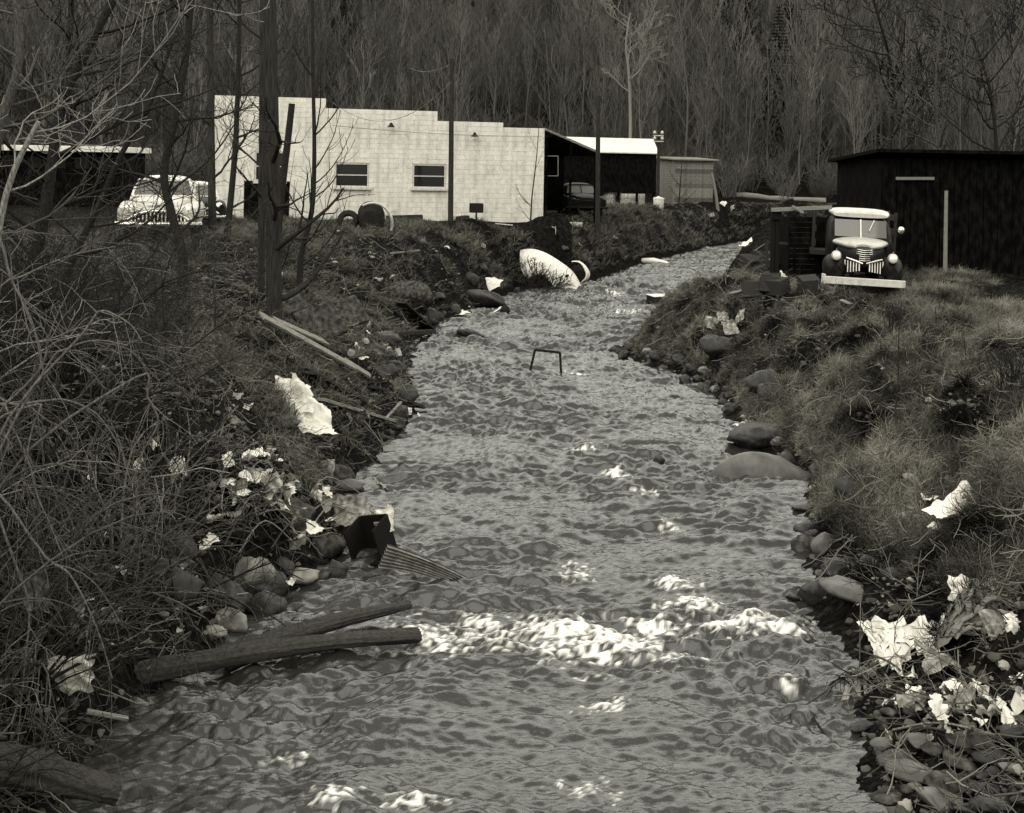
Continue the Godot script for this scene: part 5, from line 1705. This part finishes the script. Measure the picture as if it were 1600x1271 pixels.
	for q in [[500, 530, 70, 60, "broad dark concrete slab leaning on the left bank"], [545, 510, 50, 50, "second dark slab leaning behind the sloping planks"], [455, 500, 50, 40, "small dark slab near the top of the left bank"]]:
		var c := ground_px(q[0], q[1])
		g = Geo.new()
		var s := -c.z / F
		g.box(Vector3.ZERO, Vector3(q[2] * s / 2, q[3] * s / 2, 0.06), Basis(), 0.02)
		msingle("concrete_slab", q[4], "slab", g.commit(), M.rock, Transform3D(Basis.from_euler(Vector3(-0.7, 0.5, 0.3)), c + Vector3(0, 0.3, 0)))
	# white bag: a bulging sack with a gathered neck
	var bc := ground_px(470, 668)
	bc = at(470, 645, -bc.z - 0.2)
	t = thing("white_bag", "large crumpled white bag lying on the left bank", "bag", Vector3(bc.x, bc.y - 0.4, bc.z))
	mpart(t, "sack", crumple(813, 0.95, 0.85, 0.26, 30, 10).commit(), M.paper, Transform3D(Basis.from_euler(Vector3(0.75, 0.1, -0.45)), Vector3(0.08, 0.36, 0.15)))
	mpart(t, "flap", crumple(821, 0.8, 0.5, 0.14, 22, 8).commit(), M.paper, Transform3D(Basis.from_euler(Vector3(0.55, -0.1, -0.35)), Vector3(-0.1, 0.68, 0.0)))
	g = Geo.new()
	for k in 5: limb(g, bc + Vector3(0.1, -0.42, 0.1), Vector3(rng.randfn() * 0.6 + 0.3, -0.5, 0.5), 0.4, 0.03, 0, {segs = 5, wander = 0.3, lift = -0.1, levels = 0, kids = [0], ratio = 0.5, rmin = 0.012})
	part(t, "torn_neck", g, M.paper2)
	rng.seed = 780
	# heap of cans, cups and paper
	for q in [[600, 532, 10], [575, 530, 12], [560, 550, 16], [585, 552, 14], [612, 556, 20], [605, 545, 10], [632, 518, 14], [578, 515, 12], [640, 655, 14], [578, 642, 14], [530, 630, 22], [655, 660, 10], [548, 660, 20], [560, 668, 30], [600, 545, 14], [570, 562, 16], [500, 690, 14], [545, 615, 12]]:
		scrap(q[0], q[1], q[2], M.paper if rng.randf() < 0.7 else M.paper2, "pale scrap in the dump along the foot of left bank", "pale scraps along the foot of left bank", 0.05)
	for q in [[601, 541], [590, 560], [622, 560], [568, 545], [548, 560]]:
		var c := ground_px(q[0], q[1])
		g = Geo.new()
		g.lathe(PackedVector2Array([Vector2(-0.1, 0.0), Vector2(-0.1, 0.07), Vector2(-0.09, 0.075), Vector2(0.09, 0.075), Vector2(0.1, 0.07), Vector2(0.1, 0.0)]), 14)
		msingle("tin_can", "tin can in the heap at the foot of left bank", "can", g.commit(), M.tin, Transform3D(Basis.from_euler(Vector3(rng.randf() * 2, rng.randf() * 6, rng.randf())), c + Vector3(0, 0.09, 0)), "tin cans at the foot of left bank")
	var bl := lev(783, 493)
	g = Geo.new()
	ball(g, bl + Vector3(0.12, 0.16, 0), 0.16, 0.16, 0.16)
	single("black_ball", "black round can beside a white rag in shallow water", "can", g, M.rubber, bl)
	sheet("rag", "white rag draped at black round can in shallow water", "cloth", 773, 490, 30, 34, 0.2, M.paper, 746, 0.5, 0.2, 0.2, 0.12)
	sheet("rag", "white torn rag on the dark broad boulder", "cloth", 765, 457, 40, 24, 0.16, M.paper, 747, 0.3, 0.2, 0.1, 0.3)
	sheet("rag", "white rag scrap at water's edge under the humped boulder", "cloth", 712, 492, 34, 20, 0.1, M.paper, 748, 0.2, 0.2, 0.1, 0.06)
	# torn rag and the paper heap behind the corrugated sheet
	sheet("rag", "pale torn rag hanging on a stub above the smooth slab", "cloth", 505, 742, 36, 40, 0.14, M.paper2, 750, 0.9, 0.3, 0.1, 0.16)
	for k in 46:
		var px := rng.randfn() * 55.0 + 450.0; var py := 805.0 + rng.randfn() * 28.0
		scrap(px, py, rng.randf_range(14, 36), [M.paper, M.paper2, M.paper2, M.paper][k % 4], "crumpled paper in the trash heap on left bank by the corrugated sheet", "papers of the left bank trash heap", rng.randf_range(0.05, 0.3))
	for k in 14:
		var px := rng.randf_range(350, 480); var py := rng.randf_range(800, 880)
		stick("stick", "bare stick across the trash heap on left bank", "stick", [w.call(px, py, 0.1), w.call(px + 40, py - rng.randf_range(-10, 30), 0.35), w.call(px + 95, py - rng.randf_range(-20, 30), 0.2)], 0.012, 0.006, [M.bark_pale, M.bark_mid][k % 2], 5).set_meta("group", "sticks of the left bank trash heap")
	# corrugated sheet and the box it leans on
	var ca := lev(606, 850, 0.5); var cb := lev(590, 888, 0.22); var cc := lev(694, 910, -0.05); var ce := lev(732, 903, -0.03)
	g = Geo.new()
	pts = PackedVector3Array()
	var nn := (cb - ca).cross(ce - ca).normalized()
	if nn.y < 0: nn = -nn
	for j in 6:
		for i in 61:
			var u := i / 60.0; var v := j / 5.0
			pts.append(ca.lerp(cb, u).lerp(ce.lerp(cc, u), v) + nn * (0.018 * sin(u * TAU * 7.0) + 0.06 * sin(v * PI)))
	g.grid(pts, 61, 6)
	single("corrugated_sheet", "corrugated metal sheet sloping into the water by the left bank", "metal sheet", g, M.tin, lev(660, 905))
	var kb := lev(578, 888)
	t = thing("wrecked_box", "dark open steel box tipped against the corrugated sheet", "box", kb)
	var kbs := Basis.from_euler(Vector3(0.25, -0.35, 0.2))
	var kc := kb + Vector3(-0.02, 0.26, -0.2)
	for s in [-1.0, 1.0]:
		g = Geo.new(); g.box(kc + kbs * Vector3(0.19 * s, 0, 0), Vector3(0.012, 0.22, 0.2), kbs, 0.004); part(t, "side", g, M.black)
	g = Geo.new(); g.box(kc + kbs * Vector3(0, 0, -0.2), Vector3(0.178, 0.22, 0.012), kbs, 0.004); part(t, "back", g, M.black)
	g = Geo.new(); g.box(kc + kbs * Vector3(0, -0.21, 0), Vector3(0.178, 0.012, 0.19), kbs, 0.004); part(t, "bottom", g, M.black)
	for k in 2:
		g = Geo.new(); g.box(kc + kbs * Vector3(0.06, 0.12 - 0.06 * k, -0.17), Vector3(0.06, 0.016, 0.01), kbs); part(t, "slot", g, M.paper2)
	sheet("rag", "white rag draped over the corner of corrugated sheet", "cloth", 603, 868, 34, 50, 0.1, M.paper, 752, 1.1, 0.2, 0.2, 0.38)
	sheet("rag", "pale paper leaning on the left of the tipped steel box", "paper", 550, 838, 44, 50, 0.12, M.paper2, 753, 1.0, -0.2, 0.3, 0.3)
	# --- logs
	log_piece("long dark log reaching into the stream, lower of the pair", lev(205, 1056, 0.08), lev(655, 992, 0.1), 0.11, 0.075, M.log, 761)
	log_piece("pale topped log reaching into the stream, upper of the pair", lev(350, 1028, 0.08), lev(640, 944, 0.25), 0.12, 0.05, M.log, 762)
	log_piece("thick weathered log at the lower left corner", lev(-70, 1185, 0.5), lev(186, 1238, 0.14), 0.17, 0.1, M.log, 763)
	board("thin pale plank sticking out over water at lower left", at(135, 1112, 9.6), at(200, 1124, 9.7), 0.05, 0.03, M.wood)
	stick("stick", "dark bent branch dipping in water at lower left", "stick", [w.call(118, 1200, 0.05), at(180, 1170, 9.4), at(232, 1140, 9.7)], 0.014, 0.008, M.bark)
	# cloths at lower left
	sheet("rag", "bright white cloth caught in twigs at lower left", "cloth", 95, 1125, 78, 56, 0.2, M.paper, 771, 1.0, 0.2, 0.15, 0.4)
	sheet("rag", "pale rag hanging above the bright white cloth", "cloth", 110, 1080, 50, 60, 0.16, M.paper2, 772, 1.1, -0.2, 0.2, 0.6)
	sheet("rag", "dull rag left of the hanging pale rag", "cloth", 65, 1070, 40, 50, 0.14, M.paper2, 773, 1.1, 0.3, 0.1, 0.65)
	sheet("rag", "pale rag caught in the brush above the lower left log pair", "cloth", 165, 1050, 44, 36, 0.14, M.paper2, 774, 0.8, 0.3, 0.1, 0.5)
	rng.seed = 790
	for k in 60:
		var px := rng.randf_range(60, 480); var py := rng.randf_range(640, 1040)
		scrap(px, py, rng.randf_range(6, 18), [M.paper2, M.paper2, M.paper, M.cloth_dark][k % 4], "small pale scrap caught in the left bank thicket", "scraps in the left bank thicket", rng.randf_range(0.02, 0.3))
	# --- before the building
	var hb := ground_px(580, 362)
	t = thing("car_part_heap", "dark heap of car fenders and a wheel before the white building", "scrap", hb)
	g = Geo.new()
	loft(g, [[0.2, -0.05, 0.4, -0.8], [0.42, -0.05, 0.9, -0.3], [0.45, -0.05, 1.0, 0.2], [0.25, -0.05, 0.7, 0.7]], 2.3, hb)
	part(t, "fender", g, M.rust)
	g = Geo.new()
	var arc := PackedVector3Array(); var ar := PackedFloat32Array()
	for i in 12:
		var an := -0.3 + i * 0.22
		arc.append(hb + Vector3(0.1 + cos(an) * 0.65, 0.25 + sin(an) * 0.7, 0.5)); ar.append(0.05)
	g.tube(arc, ar, 6, true)
	part(t, "fender_rim", g, M.chrome_dull)
	g = Geo.new()
	g.lathe(PackedVector2Array([Vector2(-0.1, 0.18), Vector2(-0.1, 0.32), Vector2(0, 0.37), Vector2(0.1, 0.32), Vector2(0.1, 0.18)]), 20, Basis(Vector3.RIGHT, 1.2), hb + Vector3(-0.75, 0.35, 0.3))
	part(t, "tyre", g, M.rubber)
	sheet("rag", "white triangular scrap leaning on the car fender heap", "scrap", 590, 357, 16, 22, 0.1, M.paper, 781, 1.0, 0.2, 0.4, 0.3)
	var kb2 := ground_px(744, 347)
	t = thing("mailbox", "small black box on a post before the white wall", "box", kb2)
	g = Geo.new(); g.box(kb2 + Vector3(0, 0.52, 0), Vector3(0.24, 0.18, 0.18), Basis(Vector3.UP, 0.3), 0.02); part(t, "body", g, M.rust)
	g = Geo.new(); g.beam(kb2 - Vector3(0, 0.1, 0), kb2 + Vector3(0, 0.4, 0), 0.07, 0.07, Vector3.RIGHT); part(t, "leg", g, M.rust)
	board("dark low timber on the ground below the first window", w.call(605, 346, 0.12), w.call(658, 344, 0.12), 0.3, 0.2, M.wood_dark)
	board("dark timber lying right of the wall pole", w.call(715, 347, 0.08), w.call(730, 347, 0.08), 0.25, 0.14, M.wood_dark)
	board("pale lath on the ground before right end of the white wall", w.call(775, 352, 0.06), w.call(800, 356, 0.06), 0.1, 0.04, M.white)
	var dc := ground_px(898, 356)
	g = Geo.new()
	g.lathe(PackedVector2Array([Vector2(-0.32, 0.0), Vector2(-0.32, 0.12), Vector2(0.32, 0.12), Vector2(0.32, 0.0)]), 14, Basis(Vector3.BACK, PI / 2), dc + Vector3(0, 0.12, 0))
	single("pipe_length", "short pale pipe lying on bank below the carport", "pipe", g, M.paper2, dc)
	for q in [[470, 402], [520, 420], [700, 396], [660, 386], [755, 394], [870, 372], [610, 440], [590, 452], [905, 390], [960, 380], [1130, 322], [1142, 330], [1150, 345], [440, 440], [1110, 345]]:
		scrap(q[0], q[1], rng.randf_range(8, 14), [M.paper, M.paper2][rng.randi() % 2], "small pale scrap on the rough ground of the far left bank", "scraps on the far left bank", 0.08)
	var dl := ground_px(1122, 330)
	stick("stick", "pale leaning post at right of the clapboard shed", "post", [at(1112, 270, -dl.z), at(1118, 300, -dl.z), dl + Vector3(0, -0.1, 0)], 0.09, 0.11, M.bark_pale)

func wreck() -> void:
	var base := lev(865, 449)
	var d := -base.z - 0.5
	var t := thing("wrecked_car", "overturned white car wreck half sunk at the left bank", "car", base)
	var upper := [[799, 397], [812, 391], [830, 389], [850, 394], [874, 408], [896, 426], [911, 453]]
	var lower := [[817, 443], [825, 436], [836, 430], [847, 430], [857, 438], [868, 450], [884, 462]]
	var g := Geo.new()
	var p := PackedVector3Array()
	var n := 7; var m := 12
	var cu := func(a: Array, f: float) -> Vector2:
		var x := f * (a.size() - 1)
		var i := mini(int(x), a.size() - 2)
		var q: Array = a[i]; var r: Array = a[i + 1]
		var q0: Array = a[maxi(i - 1, 0)]; var r2: Array = a[mini(i + 2, a.size() - 1)]
		return Vector2(q[0], q[1]).cubic_interpolate(Vector2(r[0], r[1]), Vector2(q0[0], q0[1]), Vector2(r2[0], r2[1]), x - i)
	for j in 14:              # rows: 0..9 the face, beyond that the top rolls over backwards
		for i in 25:
			var f := i / 24.0
			var u: Vector2 = cu.call(upper, f); var l: Vector2 = cu.call(lower, f)
			if j < 10:
				var v := j / 9.0
				var q := l.lerp(u, v)
				p.append(at(q.x, q.y, d - 0.1 * sin(v * PI * 0.55) + 0.55 * v * v))
			else:
				var w := (j - 9) / 4.0
				var e := at(u.x, u.y, d + 0.45)
				p.append(e + Vector3(0.15 * w, 0.04 * w - 0.75 * w * w, -1.3 * w))
	g.grid(p, 25, 14)
	part(t, "body_shell", g, M.paint_white)
	g = Geo.new()
	g.lathe(PackedVector2Array([Vector2(-0.1, 0.2), Vector2(-0.1, 0.32), Vector2(0, 0.36), Vector2(0.1, 0.32), Vector2(0.1, 0.2)]), 20, Basis(Vector3.RIGHT, 1.3) * Basis(Vector3.BACK, 0.3), at(840, 438, d + 0.3))
	part(t, "tyre", g, M.rubber)
	g = Geo.new()
	loft(g, [[0.6, -0.4, 0.5, -0.3], [1.1, -0.4, 0.75, 0.2], [0.95, -0.4, 0.5, 0.4]], 2.4, at(832, 440, d + 0.75))
	part(t, "underbody", g, M.black)
	g = Geo.new()
	p = PackedVector3Array()
	var arc := [[893, 408], [905, 408], [915, 415], [922, 427], [919, 437], [908, 444]]
	for i in 21:
		var f := i / 20.0
		var q: Vector2 = cu.call(arc, f)
		var w := 1.5 + 9.0 * sin(f * PI) * f
		for k in 5:
			var s := k / 4.0
			var inn := (Vector2(902, 432) - q).normalized() * w * s
			p.append(at(q.x + inn.x, q.y + inn.y, d + 1.0 - 0.25 * sin(s * PI * 0.6)))
	g.grid(p, 5, 21)
	part(t, "fender", g, M.paint_white)
	g = Geo.new()
	loft(g, [[0.25, -0.25, 0.3, -0.3], [0.42, -0.25, 0.5, 0.0], [0.3, -0.25, 0.3, 0.2]], 2.2, at(905, 434, d + 1.4))
	part(t, "wheel_well", g, M.black)
	g = Geo.new()
	g.rod(at(885, 432, d + 0.1), at(885, 432, d + 0.1) + Vector3(0.05, 0.05, 0.15), 0.05, 8)
	part(t, "lamp_hole", g, M.black)

# ---------------------------------------------------------------- the scene
func _ready() -> void:
	fn.seed = 3; fn.fractal_octaves = 2; fn.noise_type = FastNoiseLite.TYPE_SIMPLEX_SMOOTH
	fn2.seed = 8; fn2.fractal_octaves = 1; fn2.noise_type = FastNoiseLite.TYPE_SIMPLEX_SMOOTH
	var cam := Camera3D.new()
	cam.projection = Camera3D.PROJECTION_FRUSTUM
	cam.near = 0.1
	cam.far = 600.0
	cam.size = 0.1 * 1271.0 / F
	cam.frustum_offset = Vector2(0, -0.1 * (635.5 - 260.0) / F)
	cam.position = Vector3(0, EYE, 0)
	cam.rotation = Vector3(0, 0, ROLL)
	add_child(cam)
	var env := Environment.new()
	env.background_mode = Environment.BG_SKY
	var sky := Sky.new()
	var sm := ProceduralSkyMaterial.new()
	sm.sky_top_color = Color(0.93, 0.925, 0.885)
	sm.sky_horizon_color = Color(0.86, 0.855, 0.815)
	sm.sky_curve = 0.5
	sm.ground_bottom_color = Color(0.2, 0.2, 0.2)
	sm.ground_horizon_color = Color(0.4, 0.4, 0.4)
	sm.sun_angle_max = 1.0
	sky.sky_material = sm
	env.sky = sky
	env.tonemap_mode = Environment.TONE_MAPPER_LINEAR
	env.tonemap_exposure = 3.25
	env.sdfgi_enabled = true
	env.ssao_enabled = true
	env.ssil_enabled = true
	var we := WorldEnvironment.new()
	we.environment = env
	add_child(we)
	var sun := DirectionalLight3D.new()
	sun.name = "sun"
	sun.light_energy = 0.28
	sun.light_angular_distance = 70.0
	sun.light_color = Color(1.0, 0.985, 0.95)
	sun.shadow_enabled = true
	sun.rotation_degrees = Vector3(-48, -28, 0)
	add_child(sun)
	make_materials()
	edges()
	var fo := [[740, 985, 90, 26, 0.0, 0.75], [690, 1000, 60, 22, 0.0, 0.75], [880, 1000, 70, 28, 0.0, 1.05], [960, 1012, 100, 26, 0.0, 1.1], [1010, 985, 60, 20, 0.0, 0.8], [1080, 945, 55, 16, 0.35, 0.85], [1160, 980, 90, 16, 0.25, 0.9], [1210, 988, 50, 10, 0.1, 0.7], [900, 895, 22, 12, 0.0, 0.7], [1048, 915, 22, 9, 0.0, 0.85], [960, 742, 20, 8, 0.0, 0.8], [915, 700, 22, 7, 0.0, 0.7], [1015, 770, 20, 6, 0.0, 0.7], [1050, 822, 20, 7, 0.0, 0.65], [950, 1102, 50, 9, 0.0, 0.7], [920, 1240, 30, 16, 0.3, 0.85], [870, 1222, 20, 8, 0.0, 0.7], [440, 1182, 26, 9, 0.0, 0.75], [520, 1258, 60, 16, 0.0, 0.65], [645, 1258, 40, 12, 0.0, 0.6], [900, 580, 14, 4, 0, 0.7], [850, 990, 60, 30, 0, 0.8], [985, 490, 26, 3, 0, 0.7], [960, 460, 18, 3, 0, 0.7], [1235, 1072, 14, 6, 0, 0.7], [800, 1006, 60, 14, 0, 0.8]]
	for f in fo:
		var c := lev(f[0], f[1]); var e := lev(f[0] + f[2], f[1]); var b := lev(f[0], f[1] + f[3])
		FOAM.append([Vector2(c.x, -c.z), absf(e.x - c.x), absf(b.z - c.z), f[4], f[5]])
	build_ground()
	build_water()
	build_forest()
	build_buildings()
	build_vehicles()
	build_thicket()
	build_grass()
	build_rocks()
	build_debris()
	print("done ", Time.get_ticks_msec())
